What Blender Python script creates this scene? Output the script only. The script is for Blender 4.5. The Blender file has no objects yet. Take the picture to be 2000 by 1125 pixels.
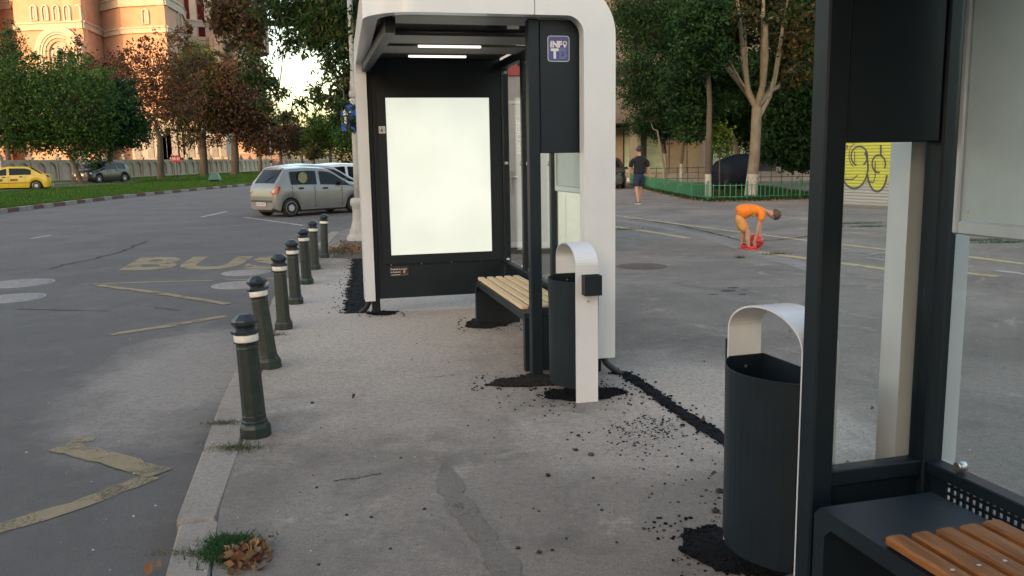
import bpy, bmesh, math, random
import numpy as np
from mathutils import Vector, Matrix, noise as mnoise
random.seed(7); RNG = np.random.default_rng(7)
sc = bpy.context.scene
COL = sc.collection
# ------------------------------------------------------------------ camera
F = 1640.; EYE = 1.55; YH = 309.; ROLL = math.radians(1.0)
PITCH = math.atan((562.5-YH)/F)
_fw = np.array([0, math.cos(PITCH), -math.sin(PITCH)]); _u0 = np.array([0, math.sin(PITCH), math.cos(PITCH)]); _r0 = np.array([1., 0, 0])
_rt = _r0*math.cos(ROLL)-_u0*math.sin(ROLL); _up = _u0*math.cos(ROLL)+_r0*math.sin(ROLL)
CAMP = np.array([0, 0, EYE])
cd = bpy.data.cameras.new('camera'); cam = bpy.data.objects.new('camera', cd); COL.objects.link(cam)
cd.sensor_fit = 'HORIZONTAL'; cd.sensor_width = 36; cd.lens = 36*F/2000; cd.clip_start = .05; cd.clip_end = 3000
cam.matrix_world = Matrix(((_rt[0], _up[0], -_fw[0], 0), (_rt[1], _up[1], -_fw[1], 0), (_rt[2], _up[2], -_fw[2], EYE), (0, 0, 0, 1)))
sc.camera = cam
# ------------------------------------------------------------------ sky, sun, exposure
SUN_EL = math.radians(7.0); SUN_AZ = math.radians(214.0)      # azimuth clockwise from +Y: behind the camera, to its left
w = bpy.data.worlds.new('World'); sc.world = w; w.use_nodes = True
wn = w.node_tree.nodes; wl = w.node_tree.links
bg = wn['Background']; sky = wn.new('ShaderNodeTexSky'); sky.sky_type = 'NISHITA'; sky.sun_disc = False
sky.sun_elevation = SUN_EL; sky.sun_rotation = SUN_AZ; sky.dust_density = 2.5; sky.air_density = 1.0; sky.ozone_density = 1.0
tint = wn.new('ShaderNodeMix'); tint.data_type = 'RGBA'; tint.blend_type = 'MULTIPLY'; tint.inputs[0].default_value = 1.0
tint.inputs[7].default_value = (1.07, 1.0, .95, 1)
wl.new(sky.outputs[0], tint.inputs[6]); wl.new(tint.outputs[2], bg.inputs[0]); bg.inputs[1].default_value = .15
sd = bpy.data.lights.new('sun', 'SUN'); sun = bpy.data.objects.new('sun', sd); COL.objects.link(sun)
sd.energy = .25; sd.angle = math.radians(.6); sd.color = (1.0, .50, .30)
_sv = Vector((math.sin(SUN_AZ)*math.cos(SUN_EL), math.cos(SUN_AZ)*math.cos(SUN_EL), math.sin(SUN_EL)))
sun.rotation_euler = (-_sv).to_track_quat('-Z', 'Y').to_euler(); sun.location = _sv*60
vs = sc.view_settings; vs.view_transform = 'Standard'; vs.look = 'None'; vs.gamma = 1; vs.exposure = 2.42; vs.use_curve_mapping = False
sc.render.engine = 'CYCLES'; sc.cycles.use_denoising = True; sc.cycles.max_bounces = 7; sc.cycles.transparent_max_bounces = 24
sc.cycles.sample_clamp_indirect = 6; sc.cycles.caustics_reflective = False; sc.cycles.caustics_refractive = False
OBH = 23.5
# ------------------------------------------------------------------ pixel -> place
def ray(px, py): return _fw+_rt*(px-1000)/F+_up*(562.5-py)/F
def G(px, py, z=0.):                       # where the ray meets the level z
    d = ray(px, py); return CAMP+d*((z-EYE)/d[2])
def P(px, py, Y):                          # point of the ray at distance Y down the street
    d = ray(px, py); return CAMP+d*(Y/d[1])
# ------------------------------------------------------------------ materials
MATS = {}
def _nt(name):
    m = bpy.data.materials.new(name); m.use_nodes = True
    return m, m.node_tree.nodes, m.node_tree.links, m.node_tree.nodes['Principled BSDF']
def rgb(c): return (c[0], c[1], c[2], 1)
def mat(name, col, rough=.6, metal=0., var=0., vscale=8., bump=0., bscale=60., coat=0., spec=.5, world=False, stretch=None, col2=None, emit=None, detail=4, rp=(.3, .7)):
    if name in MATS: return MATS[name]
    m, n, l, b = _nt(name)
    b.inputs['Roughness'].default_value = rough; b.inputs['Metallic'].default_value = metal
    b.inputs['Coat Weight'].default_value = coat; b.inputs['Specular IOR Level'].default_value = spec
    b.inputs['Base Color'].default_value = rgb(col)
    if var or bump or col2:
        if world: src = n.new('ShaderNodeNewGeometry').outputs['Position']
        else: src = n.new('ShaderNodeTexCoord').outputs['Object']
        if stretch:
            mp = n.new('ShaderNodeMapping'); mp.inputs['Scale'].default_value = stretch; l.new(src, mp.inputs[0]); src = mp.outputs[0]
        if var or col2:
            t = n.new('ShaderNodeTexNoise'); t.inputs['Scale'].default_value = vscale; t.inputs['Detail'].default_value = detail; t.inputs['Roughness'].default_value = .65
            l.new(src, t.inputs['Vector'])
            r = n.new('ShaderNodeValToRGB'); l.new(t.outputs[0], r.inputs[0])
            a = col if col2 else tuple(c*(1-var) for c in col); c2 = col2 if col2 else tuple(min(1, c*(1+var)) for c in col)
            r.color_ramp.elements[0].position = rp[0]; r.color_ramp.elements[1].position = rp[1]
            r.color_ramp.elements[0].color = rgb(a); r.color_ramp.elements[1].color = rgb(c2)
            l.new(r.outputs[0], b.inputs['Base Color'])
            rr = n.new('ShaderNodeMapRange'); rr.inputs[3].default_value = max(.05, rough-.1); rr.inputs[4].default_value = min(1, rough+.12)
            l.new(t.outputs[0], rr.inputs[0]); l.new(rr.outputs[0], b.inputs['Roughness'])
        if bump:
            t2 = n.new('ShaderNodeTexNoise'); t2.inputs['Scale'].default_value = bscale; t2.inputs['Detail'].default_value = 5
            l.new(src, t2.inputs['Vector'])
            bp = n.new('ShaderNodeBump'); bp.inputs['Strength'].default_value = bump; bp.inputs['Distance'].default_value = .01
            l.new(t2.outputs[0], bp.inputs['Height']); l.new(bp.outputs[0], b.inputs['Normal'])
    if emit:
        b.inputs['Emission Color'].default_value = rgb(emit[0]); b.inputs['Emission Strength'].default_value = emit[1]
    MATS[name] = m; return m
def glass(name, tintc=(.92, .96, .95), refl=1.0, rough=.02, opac=0., opcol=(.6, .65, .65)):
    if name in MATS: return MATS[name]
    m, n, l, b = _nt(name); n.remove(b)
    out = n['Material Output']; tr = n.new('ShaderNodeBsdfTransparent'); tr.inputs[0].default_value = rgb(tintc)
    gl = n.new('ShaderNodeBsdfGlossy'); gl.inputs['Roughness'].default_value = rough
    lw = n.new('ShaderNodeLayerWeight'); lw.inputs[0].default_value = .5
    pw = n.new('ShaderNodeMath'); pw.operation = 'POWER'; pw.inputs[1].default_value = 5.; l.new(lw.outputs['Facing'], pw.inputs[0])
    ad = n.new('ShaderNodeMath'); ad.operation = 'MULTIPLY_ADD'; ad.inputs[1].default_value = .9; ad.inputs[2].default_value = .035; l.new(pw.outputs[0], ad.inputs[0])
    mu = n.new('ShaderNodeMath'); mu.operation = 'MULTIPLY'; mu.inputs[1].default_value = refl; l.new(ad.outputs[0], mu.inputs[0])
    mx = n.new('ShaderNodeMixShader'); l.new(mu.outputs[0], mx.inputs[0]); l.new(tr.outputs[0], mx.inputs[1]); l.new(gl.outputs[0], mx.inputs[2])
    last = mx.outputs[0]
    if opac:
        df = n.new('ShaderNodeBsdfDiffuse'); df.inputs[0].default_value = rgb(opcol); m2 = n.new('ShaderNodeMixShader'); m2.inputs[0].default_value = opac
        l.new(last, m2.inputs[1]); l.new(df.outputs[0], m2.inputs[2]); last = m2.outputs[0]
    l.new(last, out.inputs[0]); MATS[name] = m; return m
def leafmat(name, cols, rough=.55, trans=.3):
    if name in MATS: return MATS[name]
    m, n, l, b = _nt(name); out = n['Material Output']
    at = n.new('ShaderNodeAttribute'); at.attribute_name = 'rnd'
    r = n.new('ShaderNodeValToRGB'); e = r.color_ramp.elements
    while len(e) < len(cols): e.new(.5)
    for i, c in enumerate(cols): e[i].position = i/(len(cols)-1); e[i].color = rgb(c)
    l.new(at.outputs['Fac'], r.inputs[0]); l.new(r.outputs[0], b.inputs['Base Color']); b.inputs['Roughness'].default_value = rough; b.inputs['Specular IOR Level'].default_value = .12
    t = n.new('ShaderNodeBsdfTranslucent'); l.new(r.outputs[0], t.inputs[0])
    mx = n.new('ShaderNodeMixShader'); mx.inputs[0].default_value = trans; l.new(b.outputs[0], mx.inputs[1]); l.new(t.outputs[0], mx.inputs[2]); l.new(mx.outputs[0], out.inputs[0])
    MATS[name] = m; return m
def asphalt(name, base, light, dark, stain=.5, speck=.35, dust=None, wear=None):
    if name in MATS: return MATS[name]
    m, n, l, b = _nt(name); g = n.new('ShaderNodeNewGeometry').outputs['Position']
    def nz(s, d=4, r=.6, dist=0.):
        t = n.new('ShaderNodeTexNoise'); t.inputs['Scale'].default_value = s; t.inputs['Detail'].default_value = d; t.inputs['Roughness'].default_value = r; t.inputs['Distortion'].default_value = dist
        l.new(g, t.inputs['Vector']); return t.outputs[0]
    def ramp(src, p0, p1, c0=(0, 0, 0), c1=(1, 1, 1)):
        r = n.new('ShaderNodeValToRGB'); r.color_ramp.elements[0].position = p0; r.color_ramp.elements[1].position = p1
        r.color_ramp.elements[0].color = rgb(c0); r.color_ramp.elements[1].color = rgb(c1); l.new(src, r.inputs[0]); return r.outputs[0]
    def mix(f, a, c):
        x = n.new('ShaderNodeMix'); x.data_type = 'RGBA'
        for s, i in ((f, 0), (a, 6), (c, 7)):
            if hasattr(s, 'is_linked') or hasattr(s, 'links'): l.new(s, x.inputs[i])
            else: x.inputs[i].default_value = s if i == 0 else rgb(s)
        return x.outputs[2]
    def mul(a, k):
        x = n.new('ShaderNodeMath'); x.operation = 'MULTIPLY'; l.new(a, x.inputs[0]); x.inputs[1].default_value = k; return x.outputs[0]
    c = mix(ramp(nz(.55, 5, .62, .6), .38, .66), base, light)
    c = mix(mul(ramp(nz(1.3, 6, .7, 1.2), .52, .72), stain), c, dark)
    c = mix(mul(ramp(nz(5.5, 5, .7), .56, .75), .35), c, light)
    for (dx, dy, sx, sy, rot, dcol, amt) in (dust or ()):        # cement dust spilled on the asphalt: a blotchy patch with its own place
        mp = n.new('ShaderNodeMapping'); mp.vector_type = 'TEXTURE'; mp.inputs['Location'].default_value = (dx, dy, 0); mp.inputs['Rotation'].default_value = (0, 0, rot); mp.inputs['Scale'].default_value = (sx, sy, 50)
        l.new(g, mp.inputs[0]); gr = n.new('ShaderNodeTexGradient'); gr.gradient_type = 'SPHERICAL'; l.new(mp.outputs[0], gr.inputs[0])
        ad = n.new('ShaderNodeMath'); ad.operation = 'MULTIPLY_ADD'; ad.inputs[1].default_value = .9; l.new(nz(1.7, 7, .68, .8), ad.inputs[0]); l.new(gr.outputs[0], ad.inputs[2])
        c = mix(mul(ramp(ad.outputs[0], .52, 1.0), amt), c, dcol)
    c = mix(mul(ramp(nz(28, 5, .8), .46, .66), speck*1.1), c, dark)
    c = mix(mul(ramp(nz(14, 4, .75), .54, .72), speck*.8), c, tuple(min(1, k*1.1) for k in light))
    c = mix(mul(ramp(nz(90, 3, .8), .5, .64), speck*1.3), c, dark)
    v = n.new('ShaderNodeTexVoronoi'); v.inputs['Scale'].default_value = 120; l.new(g, v.inputs['Vector'])
    c = mix(mul(ramp(v.outputs['Distance'], .12, .2, (1, 1, 1), (0, 0, 0)), speck*.8), c, tuple(min(1, k*1.7) for k in light))
    l.new(c, b.inputs['Base Color']); b.inputs['Roughness'].default_value = .88; b.inputs['Specular IOR Level'].default_value = .3
    if wear:                       # paint rubbed off down to the surface below
        wn_ = n.new('ShaderNodeMath'); wn_.operation = 'MULTIPLY_ADD'; wn_.inputs[1].default_value = .55; l.new(nz(60, 4, .8), wn_.inputs[0]); l.new(nz(2.6, 5, .65), wn_.inputs[2])
        l.new(ramp(wn_.outputs[0], wear[0], wear[1], (1, 1, 1), (.12, .12, .12)), b.inputs['Alpha'])
    h = n.new('ShaderNodeMath'); h.operation = 'ADD'; l.new(nz(150, 3, .8), h.inputs[0]); l.new(nz(4, 5), h.inputs[1])
    bp = n.new('ShaderNodeBump'); bp.inputs['Strength'].default_value = .8; bp.inputs['Distance'].default_value = .010; l.new(h.outputs[0], bp.inputs['Height']); l.new(bp.outputs[0], b.inputs['Normal'])
    MATS[name] = m; return m
# ------------------------------------------------------------------ mesh building
class MB:
    def __init__(s): s.v = []; s.f = []; s.mi = []; s.cur = 0; s.smooth = []
    def add(s, vs, fs, smooth=False):
        o = len(s.v); s.v += [tuple(map(float, p)) for p in vs]
        for f in fs: s.f.append(tuple(i+o for i in f)); s.mi.append(s.cur); s.smooth.append(smooth)
        return s
    def box(s, x0, x1, y0, y1, z0, z1, bev=0.):
        if bev:
            b = bev; P8 = []
            for (z, k) in ((z0, b), (z0+b, 0), (z1-b, 0), (z1, b)):
                P8 += [(x0+k+b, y0+k, z), (x1-k-b, y0+k, z), (x1-k, y0+k+b, z), (x1-k, y1-k-b, z), (x1-k-b, y1-k, z), (x0+k+b, y1-k, z), (x0+k, y1-k-b, z), (x0+k, y0+k+b, z)]
            fs = [tuple(range(7, -1, -1)), tuple(range(24, 32))]
            for r in range(3):
                for i in range(8): fs.append((r*8+i, r*8+(i+1) % 8, (r+1)*8+(i+1) % 8, (r+1)*8+i))
            return s.add(P8, fs)
        return s.add([(x0, y0, z0), (x1, y0, z0), (x1, y1, z0), (x0, y1, z0), (x0, y0, z1), (x1, y0, z1), (x1, y1, z1), (x0, y1, z1)],
                     [(3, 2, 1, 0), (4, 5, 6, 7), (0, 1, 5, 4), (1, 2, 6, 5), (2, 3, 7, 6), (3, 0, 4, 7)])
    def prism(s, poly, z0, z1, M4=None):     # poly counter-clockwise in xy
        n = len(poly); vs = [(p[0], p[1], z0) for p in poly]+[(p[0], p[1], z1) for p in poly]
        if M4 is not None: vs = [tuple(M4 @ Vector(p)) for p in vs]
        return s.add(vs, [tuple(range(n-1, -1, -1)), tuple(range(n, 2*n))]+[(i, (i+1) % n, n+(i+1) % n, n+i) for i in range(n)])
    def strip(s, A, B, d, axis):             # ribbon between two polylines, given depth along an axis vector d
        A = [np.array(p, float) for p in A]; B = [np.array(p, float) for p in B]; d = np.array(d, float); n = len(A)
        vs = A+B+[p+d for p in A]+[p+d for p in B]; fs = []
        for i in range(n-1):
            fs += [(i, i+1, n+i+1, n+i), (2*n+i+1, 2*n+i, 3*n+i, 3*n+i+1), (i+1, i, 2*n+i, 2*n+i+1), (n+i, n+i+1, 3*n+i+1, 3*n+i)]
        fs += [(0, n, 3*n, 2*n), (n-1, 2*n+n-1, 4*n-1, 2*n-1)]
        return s.add(vs, fs)
    def tube(s, path, rad, seg=8, cap=True, smooth=True):
        path = [Vector(p) for p in path]; n = len(path)
        if not hasattr(rad, '__len__'): rad = [rad]*n
        rings = []; ref = Vector((.13, .31, .94)).normalized()
        for i, p in enumerate(path):
            t = (path[min(i+1, n-1)]-path[max(i-1, 0)]).normalized()
            if abs(t.dot(ref)) > .98: ref2 = Vector((1, 0, 0))
            else: ref2 = ref
            u = t.cross(ref2).normalized(); v = t.cross(u)
            rings.append([p+(u*math.cos(a)+v*math.sin(a))*rad[i] for a in [2*math.pi*k/seg for k in range(seg)]])
        vs = [q for r in rings for q in r]; fs = []
        for i in range(n-1):
            for k in range(seg): fs.append((i*seg+k, (i+1)*seg+k, (i+1)*seg+(k+1) % seg, i*seg+(k+1) % seg))
        s.add(vs, fs, smooth)
        if cap: s.add(rings[0], [tuple(range(seg))]); s.add(rings[-1], [tuple(range(seg-1, -1, -1))])
        return s
    def lathe(s, prof, seg=16, c=(0, 0, 0), axis='z', smooth=True, rot=0.):
        vs = []
        for r, z in prof:
            for k in range(seg):
                a = 2*math.pi*k/seg+rot; p = (r*math.cos(a), r*math.sin(a), z)
                if axis == 'y': p = (p[0], -p[2], p[1])
                if axis == 'x': p = (p[2], p[0], p[1])
                vs.append((p[0]+c[0], p[1]+c[1], p[2]+c[2]))
        n = len(prof); fs = []
        for i in range(n-1):
            for k in range(seg): fs.append((i*seg+k, i*seg+(k+1) % seg, (i+1)*seg+(k+1) % seg, (i+1)*seg+k))
        s.add(vs, fs, smooth)
        o = len(s.v)-len(vs)
        s.f.append(tuple(o+k for k in range(seg-1, -1, -1))); s.mi.append(s.cur); s.smooth.append(False)
        s.f.append(tuple(o+(n-1)*seg+k for k in range(seg))); s.mi.append(s.cur); s.smooth.append(False)
        return s
    def xf(s, M4):
        s.v = [tuple(M4 @ Vector(p)) for p in s.v]; return s
    def mesh(s, name):
        me = bpy.data.meshes.new(name); me.from_pydata(s.v, [], s.f)
        me.polygons.foreach_set('material_index', s.mi); me.polygons.foreach_set('use_smooth', s.smooth); me.update(); return me
    def build(s, name, m, parent=None, loc=None, rot=None):
        me = s.mesh(name)
        for k in (m if isinstance(m, (list, tuple)) else [m]): me.materials.append(k)
        return obj(name, me, parent, loc, rot)
def obj(name, me, parent=None, loc=None, rot=None):
    o = bpy.data.objects.new(name, me); COL.objects.link(o)
    if parent is not None: o.parent = parent
    if loc is not None: o.location = tuple(map(float, loc))
    if rot is not None: o.rotation_euler = rot
    return o
def tag(o, label, cat, group=None, kind=None):
    if label: o['label'] = label
    if cat: o['category'] = cat
    if group: o['group'] = group
    if kind: o['kind'] = kind
    return o
def struct(o): o['kind'] = 'structure'; return o
def thing(name, label, cat, loc=(0, 0, 0), rz=0., group=None, rot=None):
    o = bpy.data.objects.new(name, None); COL.objects.link(o); o.location = tuple(map(float, loc)); o.rotation_euler = rot if rot else (0, 0, rz); o.empty_display_size = .2
    return tag(o, label, cat, group)
def copy_tree(o, parent=None):
    c = o.copy(); COL.objects.link(c)
    if parent is not None: c.parent = parent
    for ch in list(o.children): copy_tree(ch, c)
    return c
def arc(cx, cy, r, a0, a1, n=10): return [(cx+r*math.cos(math.radians(a0+(a1-a0)*i/n)), cy+r*math.sin(math.radians(a0+(a1-a0)*i/n))) for i in range(n+1)]
def rrect(x0, x1, y0, y1, r, n=5):
    return arc(x1-r, y0+r, r, -90, 0, n)+arc(x1-r, y1-r, r, 0, 90, n)+arc(x0+r, y1-r, r, 90, 180, n)+arc(x0+r, y0+r, r, 180, 270, n)
def text_mesh(txt, size=1., extrude=0., bold=0., spacing=1.):
    cu = bpy.data.curves.new('lettering', 'FONT'); cu.body = txt; cu.size = size; cu.extrude = extrude; cu.offset = bold; cu.space_character = spacing; cu.resolution_u = 3
    o = bpy.data.objects.new('lettering', cu); COL.objects.link(o); dg = bpy.context.evaluated_depsgraph_get(); dg.update()
    me = bpy.data.meshes.new_from_object(o.evaluated_get(dg)); bpy.data.objects.remove(o); bpy.data.curves.remove(cu); return me
def text_on(name, txt, m, parent, M4, h, bold=.02, spacing=1., width=None, thick=.001):   # lettering scaled to a box height h (and width)
    me = text_mesh(txt, 1., .5, bold, spacing); n = len(me.vertices); co = np.empty(n*3); me.vertices.foreach_get('co', co); co = co.reshape(-1, 3)
    mn = co.min(0); mx = co.max(0); k = h/(mx[1]-mn[1]); kx = k if width is None else width/(mx[0]-mn[0])
    co[:, 0] = (co[:, 0]-mn[0])*kx; co[:, 1] = (co[:, 1]-mn[1])*k; co[:, 2] = (co[:, 2]-mn[2])*thick/(mx[2]-mn[2])
    co = np.array([M4 @ Vector(p) for p in co]); me.vertices.foreach_set('co', co.ravel()); me.materials.clear(); me.materials.append(m); me.update()
    return obj(name, me, parent)
UPXZ = Matrix(((1, 0, 0, 0), (0, 0, -1, 0), (0, 1, 0, 0), (0, 0, 0, 1)))   # text plane -> faces -y, reads along +x
def cards(name, cen, nor_seed, size, aspect, m, parent=None, rnd=None, droop=.3, bend=True):
    """many leaf-shaped faces: cen (n,3); each a 4-vertex kite folded along its midrib"""
    n = len(cen); rg = np.random.default_rng(nor_seed)
    d = rg.normal(size=(n, 3)); d[:, 2] -= droop; d /= np.linalg.norm(d, axis=1)[:, None]
    q = rg.normal(size=(n, 3)); u = np.cross(d, q); u /= np.linalg.norm(u, axis=1)[:, None]
    nn = np.cross(d, u); L = (size*rg.uniform(.65, 1.3, n))[:, None]; W = L*aspect*.5
    a = cen; b = cen+d*L*.45+u*W+nn*W*.35; c = cen+d*L; e = cen+d*L*.45-u*W+nn*W*.35
    co = np.stack([a, b, c, e], 1).reshape(-1, 3)
    me = bpy.data.meshes.new(name); me.vertices.add(4*n); me.vertices.foreach_set('co', co.ravel())
    me.loops.add(6*n); idx = np.arange(n)[:, None]*4+np.array([0, 1, 2, 0, 2, 3])[None, :]; me.loops.foreach_set('vertex_index', idx.ravel().astype(np.int32))
    me.polygons.add(2*n); me.polygons.foreach_set('loop_start', (np.arange(2*n)*3).astype(np.int32)); me.polygons.foreach_set('loop_total', np.full(2*n, 3, np.int32))
    me.update(calc_edges=True)
    at = me.attributes.new('rnd', 'FLOAT', 'POINT'); r = rg.uniform(0, 1, n) if rnd is None else rnd
    at.data.foreach_set('value', np.repeat(r, 4).astype(np.float32)); me.materials.append(m)
    return obj(name, me, parent)
# ------------------------------------------------------------------ palette
WHITE = mat('white_powder_coat', (.64, .645, .66), .38, var=.04, vscale=3, bump=.02, bscale=220, coat=.25)
DARK = mat('anthracite_powder_coat', (.0060, .0120, .0185), .45, var=.12, vscale=5, bump=.05, bscale=320, spec=.32)
ROOFM = mat('brown_grey_sheet', (.13, .115, .105), .5, var=.12, vscale=2.5, metal=.1)
BLACK = mat('black_plastic', (.012, .012, .013), .5, var=.2)
STEEL = mat('brushed_steel', (.55, .55, .54), .3, metal=.9, var=.1, vscale=30)
GLASS = glass('clear_glass', (.965, .985, .98), .7)
GLASSD = glass('dark_roof_glass', (.10, .12, .12), 1.4, .05)
ASPH = asphalt('pavement_asphalt', (.205, .172, .146), (.320, .268, .228), (.105, .087, .075), .62, .46, [(-1.4, 8.8, 2.1, 5.2, .17, (.60, .505, .43), .85), (1.35, 5.2, 1.0, 1.8, .3, (.60, .505, .43), .8), (.75, 4.4, .9, .7, 0, (.50, .42, .36), .6), (-.6, 5.4, .9, 1.4, .2, (.46, .385, .33), .6)])
PLAZ = ASPH
ROADM = asphalt('road_asphalt', (.120, .106, .099), (.160, .142, .132), (.082, .072, .067), .40, .34, [(-2.6, 6.5, .9, 2.5, .17, (.40, .34, .295), .7)])
CONC = asphalt('kerb_stone', (.31, .262, .222), (.39, .33, .283), (.175, .147, .126), .55, .5)
TAR = mat('fresh_black_asphalt', (.007, .007, .008), .85, var=.5, vscale=60, bump=1., bscale=90, world=True, spec=.12)
OLDTAR = asphalt('old_patch_asphalt', (.172, .145, .124), (.245, .207, .177), (.100, .084, .072), .62, .46, None, (.92, 1.08))
SOIL = mat('brown_soil', (.085, .060, .045), .95, var=.5, vscale=18, bump=.9, bscale=40, world=True)
GRASSG = mat('lawn_soil', (.032, .060, .014), 1.0, spec=.0, var=.5, vscale=1.4, bump=.6, bscale=9, world=True)
YEL = asphalt('worn_yellow_paint', (.30, .228, .135), (.35, .27, .165), (.18, .148, .11), .4, .40, None, (.81, 1.02))
YEL2 = asphalt('plaza_yellow_paint', (.46, .36, .19), (.54, .43, .24), (.30, .24, .15), .3, .3, None, (.84, 1.04))
WHT = asphalt('worn_white_paint', (.42, .39, .37), (.5, .47, .45), (.22, .2, .19), .4, .35, None, (.80, 1.02))
IRON = mat('cast_iron_cover', (.27, .245, .235), .8, var=.3, vscale=20, bump=.5, bscale=70, world=True)
RUSTI = mat('rusty_cover', (.125, .088, .075), .8, var=.35, vscale=16, bump=.5, bscale=70, world=True)
# ------------------------------------------------------------------ ground, road, pavement
struct(MB().add([(-900, -600, -.16), (900, -600, -.16), (900, 1800, -.16), (-900, 1800, -.16)], [(0, 1, 2, 3)]).build('ground', mat('distant_ground', (.085, .085, .07), .95, var=.3, vscale=.05, world=True)))
KO = [(-.55, .2), (-1.0, 1.7), (-1.35, 3.0), (-1.54, 3.66), (-1.66, 4.2), (-1.81, 4.81), (-2.01, 5.66), (-2.13, 6.3), (-2.42, 7.7), (-2.68, 9.1), (-2.95, 10.7), (-3.18, 12.1), (-3.38, 13.6), (-3.72, 16.2), (-4.05, 19)]
KI = [(-.36, .2), (-.81, 1.7), (-1.16, 2.99), (-1.34, 3.6), (-1.47, 4.2), (-1.58, 4.81), (-1.78, 5.66), (-1.92, 6.3), (-2.21, 7.7), (-2.47, 9.1), (-2.74, 10.7), (-2.97, 12.1), (-3.17, 13.6), (-3.51, 16.2), (-3.84, 19)]
def kat(tab, y): return float(np.interp(y, [p[1] for p in tab], [p[0] for p in tab]))
road = struct(MB().add([(-60, -40, -.09), (6, -40, -.09), (2, 0, -.09), (0, 20, -.09), (2, 60, -.09), (2, 300, -.09), (-60, 300, -.09)], [(0, 1, 2, 3, 4, 5, 6)]).build('road', ROADM))
pv = [(45, -30), (45, 120), (-1.5, 120), (-2.0, 60), (-3.0, 32), (-3.84, 19)]+[p for p in reversed(KI[:-1])]+[(.3, -3), (3, -30)]
pave = struct(MB().prism(pv, -.17, 0.).build('pavement', ASPH))
# kerb stones of the near pavement
kerb = struct(obj('kerb', None)); kerb.empty_display_size = .1
y = .3; random.seed(3)
while y < 18.6:
    L = random.uniform(.72, 1.0); y1 = min(y+L, 18.8); g = .013
    jo = random.uniform(-.012, .012); dz = random.uniform(-.006, .004)
    a = (kat(KO, y+g)+jo, y+g); b = (kat(KI, y+g)-.006, y+g); c = (kat(KI, y1-g)-.006, y1-g+.02); d = (kat(KO, y1-g)+jo, y1-g)
    e = .018; m = MB(); top = dz+.002
    ring0 = [a, b, c, d]; cx = sum(p[0] for p in ring0)/4; cy = sum(p[1] for p in ring0)/4
    ins = [(p[0]+(cx-p[0])*.10, p[1]+(cy-p[1])*.03) for p in ring0]
    m.add([(p[0], p[1], -.16) for p in ring0]+[(p[0], p[1], top-e) for p in ring0]+[(p[0], p[1], top) for p in ins],
          [(0, 1, 5, 4), (1, 2, 6, 5), (2, 3, 7, 6), (3, 0, 4, 7), (4, 5, 9, 8), (5, 6, 10, 9), (6, 7, 11, 10), (7, 4, 8, 11), (8, 9, 10, 11)])
    m.build('kerb_stone', CONC, kerb); y = y1
# median: grass island with red and white kerb
MK = [(-16.5, 5), (-17.4, 18), (-18.2, 30), (-19.4, 42), (-19.3, 52), (-18.9, 62), (-18.0, 80), (-16.5, 110), (-14.5, 150), (-12, 210)]
def mkx(y): return float(np.interp(y, [p[1] for p in MK], [p[0] for p in MK]))
rows = []
ys = list(np.linspace(5, 60, 40))+list(np.linspace(63, 210, 40)); offs = [0, .6, 1.6, 3, 5, 8, 12, 17, 24, 34, 60, 110]
m = MB(); vs = []
for yy in ys:
    for o in offs:
        z = .05+.11*min(1, o/4.)+.03*mnoise.noise(Vector((o*.4, yy*.3, 0))) if o > 0 else .045
        vs.append((mkx(yy)-o-.16, yy, z))
n = len(offs); fs = [(i*n+j, i*n+j+1, (i+1)*n+j+1, (i+1)*n+j) for i in range(len(ys)-1) for j in range(n-1)]
m.add(vs, [tuple(reversed(f)) for f in fs], True); median = struct(m.build('grass_island', GRASSG))
REDK = mat('red_kerb_paint', (.125, .050, .042), .85, var=.4, vscale=2.5, world=True, bump=.4, bscale=30)
WHK = mat('white_kerb_paint', (.25, .22, .185), .85, var=.3, vscale=2.5, world=True, bump=.4, bscale=30)
mk = struct(obj('median_kerb', None)); mk.empty_display_size = .1
y = 8.; i = 0
while y < 120:
    L = random.uniform(.8, 1.5) if y < 60 else 1.7; y1 = y+L
    a, b = mkx(y+.02), mkx(y1-.02)
    MB().add([(a, y+.02, -.13), (a-.18, y+.02, -.13), (b-.18, y1-.02, -.13), (b, y1-.02, -.13), (a-.02, y+.02, .06), (a-.18, y+.02, .065), (b-.18, y1-.02, .065), (b-.02, y1-.02, .06)],
             [(4, 7, 6, 5), (0, 3, 7, 4), (1, 0, 4, 5), (3, 2, 6, 7), (2, 1, 5, 6)]).build('kerb_stone', REDK if i % 2 else WHK, mk)
    y = y1; i += 1
sr = [G(-80, 378, .2), G(120, 366, .2), G(262, 356.5, .2), G(275, 352, .2), G(200, 350.5, .2), G(-80, 355, .2)]
struct(MB().add([tuple(p) for p in sr], [tuple(range(6))]).build('side_street', ROADM))
# ------------------------------------------------------------------ painted markings and covers
def mark(pts, wdt, m, z, name='road_marking', rag=.014, step=.07):
    A = []; B = []
    for k in range(len(pts)-1):
        p = Vector((pts[k][0], pts[k][1])); q = Vector((pts[k+1][0], pts[k+1][1])); L = (q-p).length; nn = max(1, int(L/step)); d = (q-p)/L; no = Vector((-d.y, d.x))
        for j in range(nn+(k == len(pts)-2)):
            c = p+d*(L*j/nn); w1 = wdt/2+random.uniform(-rag, rag); w2 = wdt/2+random.uniform(-rag, rag)
            A.append((c.x+no.x*w1, c.y+no.y*w1, z)); B.append((c.x-no.x*w2, c.y-no.y*w2, z))
    nA = len(A); return struct(MB().add(A+B, [(i, nA+i, nA+i+1, i+1) for i in range(nA-1)]).build(name, m))
ZR = -.086
def gz(px, py, z=ZR): p = G(px, py, z); return (p[0], p[1])
mark([gz(182, 554), gz(400, 548), gz(560, 543)], .09, YEL, ZR)
mark([gz(192, 557), gz(300, 571), gz(446, 594)], .12, YEL, ZR+.003)
mark([gz(215, 653), gz(330, 636), gz(440, 617)], .13, YEL, ZR)
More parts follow.
